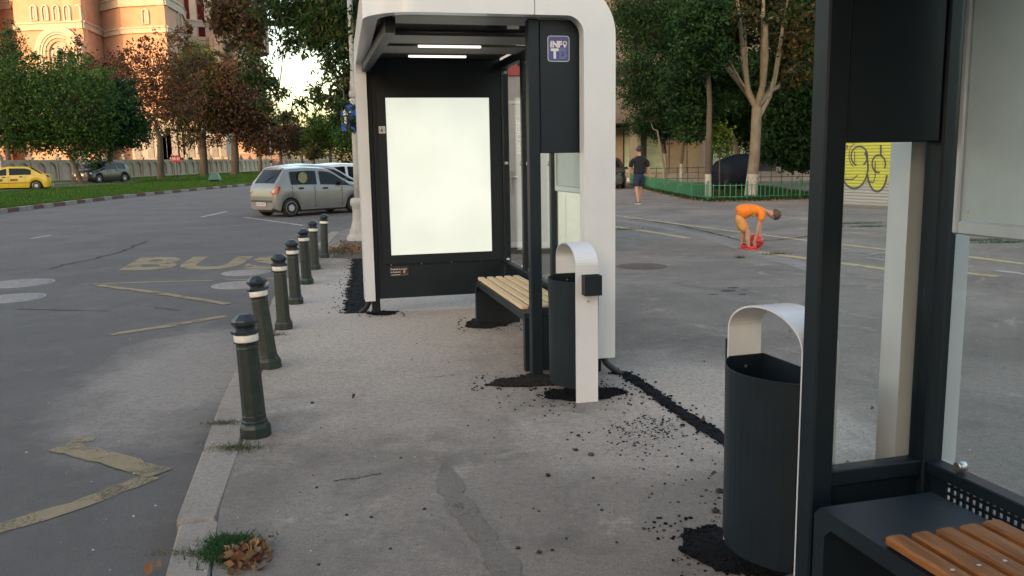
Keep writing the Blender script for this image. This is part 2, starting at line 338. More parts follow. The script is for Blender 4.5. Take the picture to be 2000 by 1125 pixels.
mark([gz(-60, 1052), gz(150, 985), gz(300, 930)], .12, YEL, ZR)
mark([gz(312, 925), gz(215, 896), gz(118, 872)], .15, YEL, ZR+.003)
mark([gz(138, 862), gz(184, 857)], .09, YEL, ZR)
mark([gz(393, 424), gz(443, 413)], .13, WHT, ZR); mark([gz(476, 424), gz(592, 440)], .12, WHT, ZR); mark([gz(100, 459), gz(60, 466)], .1, WHT, ZR)
me = text_mesh('BUS', 1., 0, .035, 1.04); co = np.empty(len(me.vertices)*3); me.vertices.foreach_get('co', co); co = co.reshape(-1, 3)
co -= co.min(0); co /= np.maximum(co.max(0), 1e-6); c4 = [np.array(gz(*v)) for v in ((230, 528.5), (553, 525), (277, 502), (588, 499))]
for i in range(len(co)):
    u, v = co[i, 0], co[i, 1]; q = c4[0]*(1-u)*(1-v)+c4[1]*u*(1-v)+c4[2]*(1-u)*v+c4[3]*u*v; co[i] = (q[0], q[1], ZR)
me.vertices.foreach_set('co', co.ravel()); me.materials.append(YEL); me.update(); struct(obj('bus_lane_lettering', me))
# plaza markings on the right
for pts, wd in (([(1150, 414), (1270, 430), (1420, 450), (1580, 470), (1780, 493)], .11), ([(1150, 436), (1255, 450), (1343, 465)], .13), ([(1482, 492), (1600, 508), (1740, 527)], .13), ([(1858, 497), (1990, 514), (2060, 522)], .11), ([(1500, 420), (1580, 428)], .07), ([(1860, 530), (1950, 540)], .12)):
    mark([gz(*p, .004) for p in pts], wd*1.35, YEL2, .004)
for pts, wd in (([(1650, 490), (1690, 492)], .05), ([(1600, 476), (1640, 480)], .06), ([(1640, 484), (1665, 487)], .05), ([(1695, 497), (1735, 492)], .05), ([(1690, 503), (1740, 509)], .07), ([(1945, 528), (2010, 536)], .13), ([(1640, 493), (1700, 500)], .05)):
    mark([gz(*p, .005) for p in pts], wd, WHT, .005)
CSTR = mat('flush_kerb_concrete', (.225, .193, .168), .9, var=.25, vscale=6, bump=.4, bscale=50, world=True)
st = [gz(*p, .003) for p in ((1150, 424), (1220, 432), (1300, 445), (1380, 462), (1460, 487), (1560, 516), (1640, 541))]
mark(st, .34, CSTR, .002, 'flush_kerb', .02)
CRK = mat('crack_dark', (.028, .026, .026), 1.)  # one even dark colour for the crack lines
def crack(pts, wd=.012, z=.003, sub=10, jit=.03):
    q = []
    for a, b in zip(pts[:-1], pts[1:]):
        for j in range(sub): t = j/sub; q.append((a[0]+(b[0]-a[0])*t+random.uniform(-jit, jit), a[1]+(b[1]-a[1])*t+random.uniform(-jit, jit)))
    q.append(pts[-1]); return mark(q, wd, CRK, z, 'asphalt_crack', wd*.45, 5)
crack([gz(*p) for p in ((1240, 434), (1320, 447), (1390, 463), (1450, 481), (1520, 478), (1590, 470))], .04, .006, 8, .04)
crack([gz(648, 940, 0), gz(700, 935, 0), gz(745, 925, 0)], .008, .003, 8, .012); crack([gz(835, 738, 0), gz(900, 732, 0)], .008, .003, 8, .012)
crack([gz(95, 524), gz(220, 497), (gz(285, 471))], .05, ZR, 12, .05)
crack([gz(30, 604), gz(210, 607)], .02, ZR, 8, .03); crack([gz(300, 560+40), gz(350, 606)], .02, ZR, 5, .03)
def cover(c, r, m, z, label=None):
    o = MB(); o.lathe([(r*.99, -.03), (r, .0), (r*.93, .0005), (r*.925, -.004), (r*.90, -.004), (r*.895, .001), (.01, .001)], 36)
    for k in range(-5, 6):
        for j in range(-5, 6):
            if math.hypot(k, j) < 5.2: o.box(k*r*.155-r*.05, k*r*.155+r*.05, j*r*.155-r*.05, j*r*.155+r*.05, .0, .004)
    return struct(o.build('manhole_cover', m, loc=(c[0], c[1], z)))
for px, py, r, m, z in ((38, 553, .46, IRON, ZR), (22, 582, .40, IRON, ZR), (481, 532, .36, IRON, ZR), (470, 556, .38, IRON, ZR), (1253, 520, .36, RUSTI, .004)):
    cover(gz(px, py, z), r, m, z+.001)
# ------------------------------------------------------------------ patches of fresh asphalt, debris
def ragged(c, rx, ry, rz, n=40, rag=.18, seed=0):
    rr = random.Random(seed); ph = [rr.uniform(0, 6.28) for _ in range(6)]
    out = []
    for k in range(n):
        a = 2*math.pi*k/n; f = 1+rag*(.5*math.sin(2*a+ph[0])+.4*math.sin(3*a+ph[1])+.35*math.sin(7*a+ph[2]))+rr.uniform(-rag, rag)*.35
        x, y = rx*f*math.cos(a), ry*f*math.sin(a); out.append((c[0]+x*math.cos(rz)-y*math.sin(rz), c[1]+x*math.sin(rz)+y*math.cos(rz)))
    return out
ICO = [(0, 0, -1), (.72, -.53, -.45), (-.28, -.85, -.45), (-.89, 0, -.45), (-.28, .85, -.45), (.72, .53, -.45), (.28, -.85, .45), (-.72, -.53, .45), (-.72, .53, .45), (.28, .85, .45), (.89, 0, .45), (0, 0, 1)]
ICF = [(0, 1, 2), (1, 0, 5), (0, 2, 3), (0, 3, 4), (0, 4, 5), (1, 5, 10), (2, 1, 6), (3, 2, 7), (4, 3, 8), (5, 4, 9), (1, 10, 6), (2, 6, 7), (3, 7, 8), (4, 8, 9), (5, 9, 10), (6, 10, 11), (7, 6, 11), (8, 7, 11), (9, 8, 11), (10, 9, 11)]
def clod(m, x, y, z, r, flat=.6):
    m.add([(x+p[0]*r*random.uniform(.7, 1.25), y+p[1]*r*random.uniform(.7, 1.25), z+p[2]*r*flat*random.uniform(.7, 1.2)) for p in ICO], ICF)
def inside(p, poly):
    r = False; j = len(poly)-1
    for i in range(len(poly)):
        if (poly[i][1] > p[1]) != (poly[j][1] > p[1]) and p[0] < (poly[j][0]-poly[i][0])*(p[1]-poly[i][1])/(poly[j][1]-poly[i][1])+poly[i][0]: r = not r
        j = i
    return r
def heap(poly, h, ncl, rmin, rmax, m, name='asphalt_patch', spill=.09):
    o = MB(); c = np.mean(np.array(poly), 0); n = len(poly)
    mid = [(c[0]+(p[0]-c[0])*.72+random.uniform(-.01, .01), c[1]+(p[1]-c[1])*.72, h*random.uniform(.6, 1.1)) for p in poly]
    inn = [(c[0]+(p[0]-c[0])*.35, c[1]+(p[1]-c[1])*.35, h*random.uniform(.8, 1.3)) for p in poly]
    o.add([(p[0], p[1], .004) for p in poly]+mid+inn+[(c[0], c[1], h)], [(i, (i+1) % n, n+(i+1) % n, n+i) for i in range(n)]+[(n+i, n+(i+1) % n, 2*n+(i+1) % n, 2*n+i) for i in range(n)]+[(2*n+i, 2*n+(i+1) % n, 3*n) for i in range(n)])
    xs = [p[0] for p in poly]; ysx = [p[1] for p in poly]; k = 0
    while k < ncl:
        x = random.uniform(min(xs)-spill, max(xs)+spill); yv = random.uniform(min(ysx)-spill, max(ysx)+spill); ins = inside((x, yv), poly)
        if not ins and random.random() > .12: continue
        clod(o, x, yv, (h*random.uniform(.3, .9) if ins else .003), (rmin+(rmax-rmin)*random.random()**2.5)*(1 if ins else .7)); k += 1
    return tag(o.build(name, m), None, None, kind='stuff')
random.seed(11)
def gp(px, py): p = G(px, py); return (float(p[0]), float(p[1]))
HEAPS = [(gp(1055, 744), .33, .17, .15), (gp(1140, 770), .25, .17, .1), (gp(952, 632), .24, .22, -1.0), (gp(748, 612), .16, .12, 0.), (gp(1430, 1080), .23, .17, -.9)]
for i, (c, rx, ry, rz) in enumerate(HEAPS):
    heap(ragged(c, rx, ry, rz, 56, .17, i+3), .012, 900 if i != 3 else 220, .003, .016, TAR if i not in (0, 2) else mat('dusty_asphalt_fill', (.026, .021, .018), .95, var=.6, vscale=40, bump=1., bscale=90, world=True, spec=.12))
def trench(pts, wd, seed):
    rr = random.Random(seed); L = []; R = []
    for a, b in zip(pts[:-1], pts[1:]):
        d = Vector((b[0]-a[0], b[1]-a[1])); n = max(2, int(d.length/.03)); no = Vector((-d.y, d.x)).normalized()
        for k in range(n):
            t = k/n; x = a[0]+d.x*t; yv = a[1]+d.y*t; f = .75+.35*mnoise.noise(Vector((x*9, yv*9, seed)))
            L.append((x+no.x*wd/2*(f+rr.uniform(-.15, .2)), yv+no.y*wd/2*(f+rr.uniform(-.15, .2)))); R.append((x-no.x*wd/2*(f+rr.uniform(-.15, .2)), yv-no.y*wd/2*(f+rr.uniform(-.15, .2))))
    o = MB(); n = len(L)
    o.add([(p[0], p[1], .004) for p in L]+[((p[0]+q[0])/2, (p[1]+q[1])/2, .009) for p, q in zip(L, R)]+[(p[0], p[1], .004) for p in R], [(i, i+n, i+n+1, i+1) for i in range(n-1)]+[(n+i, 2*n+i, 2*n+i+1, n+i+1) for i in range(n-1)])
    for k in range(int(n*7)):
        i = rr.randrange(n); t = rr.gauss(.5, .42); clod(o, L[i][0]*(1-t)+R[i][0]*t+rr.uniform(-.02, .02), L[i][1]*(1-t)+R[i][1]*t+rr.uniform(-.02, .02), .008, rr.uniform(.003, .011))
    return tag(o.build('asphalt_patch', TAR), None, None, kind='stuff')
trench([gp(1196, 727), gp(1222, 730), gp(1262, 758), gp(1310, 793), gp(1350, 818), gp(1412, 858), gp(1500, 915)], .13, 5)
trench([gp(694, 612), gp(699, 585), gp(702, 550), gp(706, 505)], .34, 8)
# older dark repair strip along the pavement
random.seed(5); L = []; R = []
for a, b in zip(*(lambda q: (q[:-1], q[1:]))([gp(868, 905), gp(880, 960), gp(905, 1000), gp(945, 1050), gp(985, 1110), gp(1030, 1200), gp(1075, 1300)])):
    d = Vector((b[0]-a[0], b[1]-a[1])); no = Vector((-d.y, d.x)).normalized()
    for k in range(5):
        t = k/5; w1 = (.055+random.uniform(-.016, .020))*(min(1, .25+len(L)/5)); L.append((a[0]+d.x*t+no.x*w1, a[1]+d.y*t+no.y*w1, .004)); R.append((a[0]+d.x*t-no.x*w1*.9, a[1]+d.y*t-no.y*w1*.9, .004))
n = len(L); struct(MB().add(L+R, [(i, n+i, n+i+1, i+1) for i in range(n-1)]).build('repair_strip', OLDTAR))
# oil drops on the plaza
OIL = mat('oil_stain', (.025, .024, .025), .5)
for px, py, rx, ry in ((1423, 568, .10, .055), (1432, 562, .07, .045), (1455, 566, .03, .03), (1450, 575, .05, .03), (1393, 575, .05, .03)):
    struct(MB().add([(p[0], p[1], .003) for p in ragged(gp(px, py), rx, ry, .2, 20, .25, px)], [tuple(range(20))]).build('oil_stain', OIL))
# loose grit
random.seed(21); g1 = MB(); g2 = MB(); g3 = MB()
def sc_area(m, x0, x1, y0, y1, n, rmin, rmax):
    for k in range(n):
        px, py = random.uniform(x0, x1), random.uniform(y0, y1); p = G(px, py); r = rmin*.6+(rmax-rmin*.6)*random.random()**3.5; clod(m, p[0], p[1], r*.25, r)
sc_area(g1, 1150, 1400, 760, 1110, 80, .003, .012); sc_area(g1, 560, 1400, 640, 1120, 150, .003, .010)
for (cx, cy, sx, sy, n_) in ((1258, 838, 38, 18, 360), (1230, 862, 55, 22, 150), (1298, 832, 22, 12, 140), (1050, 792, 45, 16, 110), (1330, 900, 50, 50, 80), (1392, 985, 9, 40, 50)):
    for k in range(n_):
        p = G(random.gauss(cx, sx), random.gauss(cy, sy)); r = .002+.0075*random.random()**4; clod(g1, p[0], p[1], r*.25, r)
for px, py, r in ((1070, 930, .016), (1155, 890, .019), (1125, 880, .014), (1130, 852, .014), (1405, 962, .022), (1398, 1000, .016), (610, 788, .014), (1012, 1072, .013), (1053, 1080, .012)): p = G(px, py); clod(g1, p[0], p[1], r*.4, r)
sc_area(g2, 460, 1420, 560, 1120, 200, .0015, .0055); sc_area(g2, 1200, 1570, 520, 700, 70, .003, .011); sc_area(g2, 0, 430, 600, 1120, 60, .002, .007); sc_area(g2, 1640, 1990, 560, 880, 70, .002, .008)
tag(g1.build('asphalt_crumbs', mat('dusty_crumbs', (.045, .039, .034), .95, var=.7, vscale=25, world=True, spec=.1)), None, None, kind='stuff')
tag(g2.build('pale_grit', mat('pale_grit', (.40, .37, .34), .9, var=.3, vscale=90, world=True)), None, None, kind='stuff')
# ------------------------------------------------------------------ bus shelters
ZT = 2.705; ZB = 2.48; RI = .12; BW = .225
POSTER = None
def poster_mat():
    m, n, l, b = _nt('backlit_poster_panel'); g = n.new('ShaderNodeTexCoord').outputs['Object']
    t = n.new('ShaderNodeTexNoise'); t.inputs['Scale'].default_value = 2.2; t.inputs['Detail'].default_value = 4; l.new(g, t.inputs['Vector'])
    r = n.new('ShaderNodeMapRange'); r.inputs[1].default_value = .3; r.inputs[2].default_value = .7; r.inputs[3].default_value = .92; r.inputs[4].default_value = 1.06; l.new(t.outputs[0], r.inputs[0])
    gr = n.new('ShaderNodeTexGradient'); gr.gradient_type = 'SPHERICAL'; mp = n.new('ShaderNodeMapping'); mp.inputs['Location'].default_value = (.10, 0, -.72); mp.inputs['Scale'].default_value = (.55, .0, .52); l.new(g, mp.inputs[0]); l.new(mp.outputs[0], gr.inputs[0])
    r2 = n.new('ShaderNodeMapRange'); r2.inputs[1].default_value = 0.; r2.inputs[2].default_value = .8; r2.inputs[3].default_value = .74; r2.inputs[4].default_value = 1.12; l.new(gr.outputs[0], r2.inputs[0])
    mu = n.new('ShaderNodeMath'); mu.operation = 'MULTIPLY'; l.new(r.outputs[0], mu.inputs[0]); l.new(r2.outputs[0], mu.inputs[1])
    k = n.new('ShaderNodeMath'); k.operation = 'MULTIPLY'; l.new(mu.outputs[0], k.inputs[0]); k.inputs[1].default_value = POSTER_E; l.new(k.outputs[0], b.inputs['Emission Strength'])
    b.inputs['Emission Color'].default_value = (.96, 1., .86, 1); b.inputs['Base Color'].default_value = (.22, .22, .2, 1); b.inputs['Roughness'].default_value = .25
    return m
POSTER_E = .142
PMAT = poster_mat()
TUBE = mat('lit_tube', (.9, .85, .8), .4, emit=((1, .88, .78), .30))
BLUE = mat('sticker_blue', (.065, .075, .24), .45, var=.1); WSTK = mat('sticker_white', (.68, .66, .68), .5)
PINC = mat('sticker_mauve', (.16, .06, .08), .5); LBL = mat('sticker_lilac', (.20, .22, .42), .5)
DSTK = mat('sticker_dark', (.035, .02, .024), .5); YSTK = mat('sticker_yellow', (.55, .33, .07), .5)
BOARD = mat('frosted_board', (.42, .50, .52), .38, var=.10, vscale=3, spec=.6); BSIL = mat('silver_profile', (.52, .57, .61), .35, metal=.35, var=.05)
def shelter(name, label, origin, ang, mir, xi, full=True, xslope=.09, BW=.225):
    root = thing(name, label, 'bus shelter', origin, ang)
    xo = xi+BW; yn, yf = -.16, -.06
    def put(nm, mb, m, par=None):
        if mir < 0:
            mb.v = [(v[0], -v[1], v[2]) for v in mb.v]; mb.f = [tuple(reversed(f)) for f in mb.f]
        return mb.build(nm, m, par if par is not None else root)
    XB = .44                                             # back wall line
    # --- white ribbon frame, in its bolted sections
    cx, cz = xi-RI, ZB-RI
    out = [(xo, .13)]+arc(cx, cz, RI+BW, 0, 90, 14)+[(-.02, ZT)]; inn = [(xi, .13)]+arc(cx, cz, RI, 0, 90, 14)+[(-.02, ZB)]
    put('white_post', MB().strip([(p[0], yn, p[1]) for p in out], [(p[0], yn, p[1]) for p in inn], (0, yf-yn, 0), 'y'), WHITE)
    for o in [put('seam', MB().box(-.026, -.022, yn+.004, yf-.004, ZB+.004, ZT-.004), mat('seam_grey', (.25, .25, .25), .8))]: pass  # thin grey strip marking the joint between frame sections
    X0 = -1.12; R = .34
    po = [(-.026, yn)]+[(x, y) for x, y in arc(X0+R, yn+R, R, 270, 180, 14)]+[(X0+xslope, 2.60)]
    pi = [(-.026, yf)]+[(x, y) for x, y in arc(X0+R, yn+R, R-.1, 270, 180, 14)]+[(X0+.1+xslope, 2.60)]
    o_ = put('fascia', MB().strip([(p[0], p[1], ZB) for p in po], [(p[0], p[1], ZB) for p in pi], (0, 0, ZT-ZB), 'z'), WHITE)
    for p in o_.data.polygons: p.use_smooth = False
    cy2 = 2.63; XF = X0+xslope
    out = [(2.60, ZT)]+list(reversed(arc(cy2, cz, RI+BW, 0, 90, 12)))+[(cy2+RI+BW, .15)]; inn = [(2.60, ZB)]+list(reversed(arc(cy2, cz, RI, 0, 90, 12)))+[(cy2+RI, .15)]
    put('white_post', MB().strip([(XF, p[0], p[1]) for p in out], [(XF, p[0], p[1]) for p in inn], (.1, 0, 0), 'x'), WHITE)
    # --- dark posts, beams, rails
    for (x, y, z0, z1, h) in ((0, 0, 0, 2.475, .04), (XB-.0, .0, 0, 2.475, .04), (XB, 1.02, .45, 2.5, .03), (XB, 1.96, .45, 2.5, .03)):
        put('post', MB().box(x-h, x+h, y-h, y+h, z0, z1, .006), DARK)
    put('beam', MB().box(-1.0+.03, -.93+.03, .2, 2.84, 2.40, 2.52), DARK)
    put('beam', MB().box(XB-.035, XB+.035, .04, 2.84, 2.44, 2.52), DARK)
    put('beam', MB().box(-.93, XB-.04, .0, .06, 2.49, 2.56), DARK)
    put('rail', MB().box(XB-.03, XB+.03, .04, 2.86, .452, .495, .004), DARK)
    put('rail', MB().box(.04, XB-.04, -.03, .03, .44, .495, .004), DARK); put('kick_panel', MB().box(.041, XB-.041, -.012, .012, .14, .44), DARK)
    # perforated sheet under the back rail: a grid of square holes
    pf = MB(); step = .027
    for yy in np.arange(.10, 2.80, step): pf.box(XB-.004, XB+.004, yy, yy+.009, .362, .452)
    for zz in (.344, .371, .398, .425): pf.box(XB-.0035, XB+.0035, .094, 2.80, zz, zz+.010)
    pf.box(XB-.004, XB+.004, .045, .099, .30, .452); pf.box(XB-.0038, XB+.0038, .099, 2.80, .20, .343)
    o = put('perforated_sheet', pf, DARK); o['kind'] = 'stuff'
    # --- glass
    put('glass_pane', MB().box(.045, XB-.045, -.004, .004, .50, 1.575), GLASS)
    for y0, y1 in ((.05, .99), (1.05, 1.93), (1.99, 2.84)):
        put('glass_pane', MB().box(XB-.004, XB+.004, y0, y1, .52, 2.42), GLASS)
    for yy in (.16, .86, 1.15, 1.83, 2.1, 2.72):
        for zz in (.515, 1.5, 2.40):
            c = MB().lathe([(.014, -.016), (.017, -.014), (.017, .014), (.014, .016)], 14, (XB, yy, zz), 'x'); put('glass_clamp', c, STEEL)
    # --- information board hung on the back wall
    b = put('notice_board', MB().box(XB-.034, XB-.016, .13, .80, 1.33, 2.30), BOARD)
    for a in ((.105, .13, 1.285, 2.34), (.80, .825, 1.285, 2.34), (.13, .80, 1.285, 1.33), (.13, .80, 2.30, 2.34)):
        put('board_profile', MB().box(XB-.048, XB-.012, a[0], a[1], a[2], a[3], .006), BSIL, b)
    for yy in (.155, .775): put('screw', MB().lathe([(.006, 0), (.006, .004)], 10, (XB-.036, yy, 1.36), 'x'), STEEL, b)
    # --- side panel with the sign
    put('side_panel', MB().box(.044, XB-.044, -.035, .03, 1.58, 2.47, .004), DARK)
    # --- roof
    put('roof_skin', MB().box(-.98, XB+.06, -.05, 2.92, 2.63, 2.66), ROOFM)
    for y0, y1 in ((.07, .44), (1.0, 1.46), (1.63, 2.10)): put('roof_panel', MB().box(-.92, XB-.04, y0, y1, 2.50, 2.52), ROOFM)
    put('roof_glass', MB().box(-.92, XB-.04, .445, .995, 2.53, 2.54), GLASSD)
    put('roof_panel', MB().box(-.92, XB-.04, 1.47, 1.62, 2.56, 2.57), BLACK); put('roof_panel', MB().box(-.92, XB-.04, 2.11, 2.84, 2.54, 2.55), BLACK)
    for y0 in (1.585, 2.28): put('light_tube', MB().lathe([(.009, -.27), (.011, -.265), (.011, .265), (.009, .27)], 10, (-.30, y0, 2.495), 'x'), TUBE)
    # --- light box at the closed end
    y0, y1 = 2.87, 2.97
    put('post', MB().box(-.955, -.875, y0-.0, y1, 0, 2.50, .006), DARK); put('post', MB().box(.43, .51, y0, y1, 0, 2.50, .006), DARK)
    lb = put('light_box', MB().box(-.874, .429, y0+.006, y1-.006, .15, 2.56), DARK)
    def ring(x0, x1, z0, z1, wx, wz, ya, yb):
        k = MB(); k.box(x0, x0+wx, ya, yb, z0, z1); k.box(x1-wx, x1, ya, yb, z0, z1); k.box(x0+wx, x1-wx, ya, yb, z0, z0+wz); k.box(x0+wx, x1-wx, ya, yb, z1-wz, z1); return k
    put('poster_frame', ring(-.835, .392, .505, 2.252, .09, .09, y0-.022, y0+.005), DARK, lb)
    k = MB().box(-.745, .302, y0-.012, y0-.002, .595, 2.162); put('poster_panel', k, PMAT if full else mat('unlit_poster_panel', (.6, .6, .57), .3), lb)
    for xx in (-.75, -.44, -.13, .18): put('screw', MB().lathe([(.007, 0), (.005, .005)], 8, (xx, y0-.004, .495), 'y'), STEEL, lb)
    if full:
        # stickers on the light box
        st1 = put('sticker', MB().box(-.822, -.757, y0-.0236, y0-.0225, 1.815, 1.885), WSTK, lb)
        put('tree_emblem', MB().prism([(-.005, .0), (.005, 0), (.005, .008), (.014, .008), (.004, .024), (.009, .024), (0, .036), (-.009, .024), (-.004, .024), (-.014, .008), (-.005, .008)], 0, .0008, Matrix.Translation((-.79, y0-.0236, 1.832)) @ UPXZ), BLACK, st1)
        rg = arc(0, 0, .027, 0, 360, 28); ri = arc(0, 0, .024, 0, 360, 28)
        put('emblem_ring', MB().strip([(-.79+p[0], y0-.0236, 1.85+p[1]) for p in rg], [(-.79+p[0], y0-.0236, 1.85+p[1]) for p in ri], (0, -.0008, 0), 'y'), BLACK, st1)
        lab = put('product_label', MB().box(-.765, -.575, y0-.0065, y0+.004, .375, .475), DSTK, lb)
        def T(x, z): return Matrix.Translation((x, y0-.0067, z)) @ UPXZ
        text_on('lettering', 'Proiectat si produs', WSTK, lab, T(-.757, .438), .020, .02, 1., .165)
        text_on('lettering', 'in Romania', WSTK, lab, T(-.757, .414), .015, .02, 1., .10)
        put('label_line', MB().box(-.752, -.66, y0-.0078, y0-.0066, .389, .394), WSTK, lab)
        put('label_flag', MB().prism([(0, 0), (.018, 0), (.022, .028), (.004, .028)], 0, .0012, T(-.63, .408)), YSTK, lab)
        put('label_stripe', MB().prism([(0, 0), (.06, .012), (.075, .012), (.018, 0)], 0, .0012, T(-.65, .386)), mat('sticker_grey', (.3, .32, .34), .5), lab)
        # INFO sign on the side panel, facing the pavement
        SX0, SX1, SZ0, SZ1 = .098, .252, 2.195, 2.365; YS = -.0352
        sg = put('info_sign', MB().prism(rrect(SX0, SX1, SZ0, SZ1, .02), 0, .002, Matrix.Translation((0, YS, 0)) @ UPXZ), WSTK)
        put('sign_field', MB().prism(rrect(SX0+.004, SX1-.004, SZ0+.004, SZ1-.004, .017), 0, .001, Matrix.Translation((0, YS-.0021, 0)) @ UPXZ), BLUE, sg)
        def S(u, v): return Matrix.Translation((SX0+u*(SX1-SX0), YS-.0032, SZ0+v*(SZ1-SZ0))) @ UPXZ
        W_ = SX1-SX0; H_ = SZ1-SZ0
        text_on('lettering', 'NF', WSTK, sg, S(.22, .54), .26*H_, .05, .95, .43*W_)
        put('lettering', MB().prism([(.06*W_, 0), (.085*W_, 0), (.085*W_, .15*H_), (.10*W_, .0), (.13*W_, .0), (.13*W_, .26*H_), (.08*W_, .26*H_), (.05*W_, .08*H_)], 0, .001, S(.06, .54)), WSTK, sg)
        text_on('lettering', 'T', WSTK, sg, S(.14, .11), .40*H_, .06, 1., .36*W_)
        pin = arc(.105*W_, .20*H_, .10*W_, -20, 200, 18)+[(.105*W_, 0)]
        put('pin_symbol', MB().prism(pin, 0, .001, S(.68, .51)), WSTK, sg)
        put('pin_dot', MB().prism(arc(.105*W_, .20*H_, .058*W_, 0, 342, 19), 0, .001, S(.68, .51) @ Matrix.Translation((0, 0, .0011))), PINC, sg)
        for k in range(4):
            text_on('outline_lettering', 'B', LBL if k % 2 == 0 else BLUE, sg, S(.54+k*.022, .12+k*.02) @ Matrix.Translation((0, 0, k*.0009)), (.39-k*.05)*H_, .01, 1., (.34-k*.055)*W_, .0008)
        # cable pipe at the far foot
    return root
A1 = math.radians(13.4); A2 = math.radians(15.0)
NA = G(1048, 733); NBp = np.array([1.039-.03*math.cos(A2), 2.705-.03*math.sin(A2), 0])
shA = shelter('bus_shelter', 'bus shelter with white curved frame, glowing blank poster panel and INFO sign', NA, A1, 1, .315)
shB = shelter('bus_shelter', 'bus shelter with grey notice board, dark corner posts and brown slatted bench inside', NBp, A2, -1, .365, False, .09, .262)
# cable pipes from the shelter frames into the ground
def loc2w(O, A, x, y, z): return (O[0]+x*math.cos(A)-y*math.sin(A), O[1]+x*math.sin(A)+y*math.cos(A), z)
PIPE = mat('black_pipe', (.02, .02, .022), .5, bump=.3, bscale=200)
def pipe(pts, r, lab):
    q = []
    for i in range(len(pts)-1):
        for k in range(5):
            t = k/5; p0 = Vector(pts[max(i-1, 0)]); p1 = Vector(pts[i]); p2 = Vector(pts[i+1]); p3 = Vector(pts[min(i+2, len(pts)-1)])
            q.append(.5*((2*p1)+(p2-p0)*t+(2*p0-5*p1+4*p2-p3)*t*t+(3*p1-p0-3*p2+p3)*t**3))
    q.append(Vector(pts[-1])); return tag(MB().tube(q, r, 10).build('cable_pipe', PIPE), lab, 'pipe')
e = G(1206, 729); a = loc2w(NA, A1, .47, -.11, .20)
pipe([a, (a[0]+.01, a[1], .10), ((a[0]+e[0])/2+.01, (a[1]+e[1])/2, .045), (e[0], e[1], .012), (e[0]+.06, e[1]-.03, -.03)], .024, 'black cable pipe running from the white post beside the litter bin into the trench')
a = loc2w(NA, A1, -.98, 2.86, .22); e = G(709, 610)
pipe([a, (a[0], a[1]-.02, .15), ((a[0]+e[0])/2, (a[1]+e[1])/2, .06), (e[0], e[1], .01), (e[0]-.06, e[1]-.06, -.03)], .026, 'black cable pipe at the foot of the lit poster panel')
# ------------------------------------------------------------------ benches
def bench(label, O, A, mir, ya, yb, xa, xb, wood, dist, legs_round=True, slat0=.16, zt=.44):
    root = thing('bench', label, 'bench', O, A)
    def put(nm, mb, m):
        if mir < 0: mb.v = [(v[0], -v[1], v[2]) for v in mb.v]; mb.f = [tuple(reversed(f)) for f in mb.f]
        return mb.build(nm, m, root)
    # folded steel loop: near leg, top sheet, far leg with rounded corners
    th = .055; r = .14
    def loop(off):
        return [(ya+off, 0.)]+[(ya+off, zt-off-.03)]+[(ya+off+.03, zt-off)]+list(reversed(arc(yb-off-(r-off), zt-off-(r-off), max(.02, r-off), 0, 90, 8)))+[(yb-off, 0.)]
    A_ = [(xa, p[0], p[1]) for p in loop(0)]; B_ = [(xa, p[0], p[1]) for p in loop(th)]
    put('steel_loop', MB().strip(A_, B_, (xb-xa, 0, 0), 'x'), DARK)
    n = 5; wd = (xb-xa)/n
    for k in range(n):
        x0 = xa+k*wd+.012; x1 = xa+(k+1)*wd-.012
        put('slat', MB().box(x0, x1, ya+slat0+random.uniform(-.003, .003), yb-.09, zt+.002, zt+.030, .006), wood)
    for yy in (ya+slat0+.22, yb-.2):
        for k in range(n):
            x = xa+(k+.5)*wd; put('bolt', MB().lathe([(.006, 0), (.006, .0015), (.003, .0025)], 8, (x, yy, zt+.030)), STEEL)
    return root
WOOD1 = mat('pale_pine', (.58, .41, .23), .6, spec=.25, stretch=(16, 1.2, 16), vscale=3.0, col2=(.70, .53, .33), bump=.12, bscale=12, detail=6)
WOOD2 = mat('varnished_brown_wood', (.10, .036, .012), .5, spec=.2, stretch=(14, 1.6, 14), vscale=2.6, col2=(.36, .145, .045), bump=.15, bscale=12, detail=7)
random.seed(4)
bench('low bench with pale pine slats on dark steel inside the lit shelter', NA, A1, 1, .12, 2.02, -.05, .37, WOOD1, 0, slat0=.17, zt=.43)
bench('bench with reddish brown varnished slats under the grey notice board', NBp, A2, -1, .13, 1.95, -.09, .33, WOOD2, 0, slat0=.31, zt=.44)
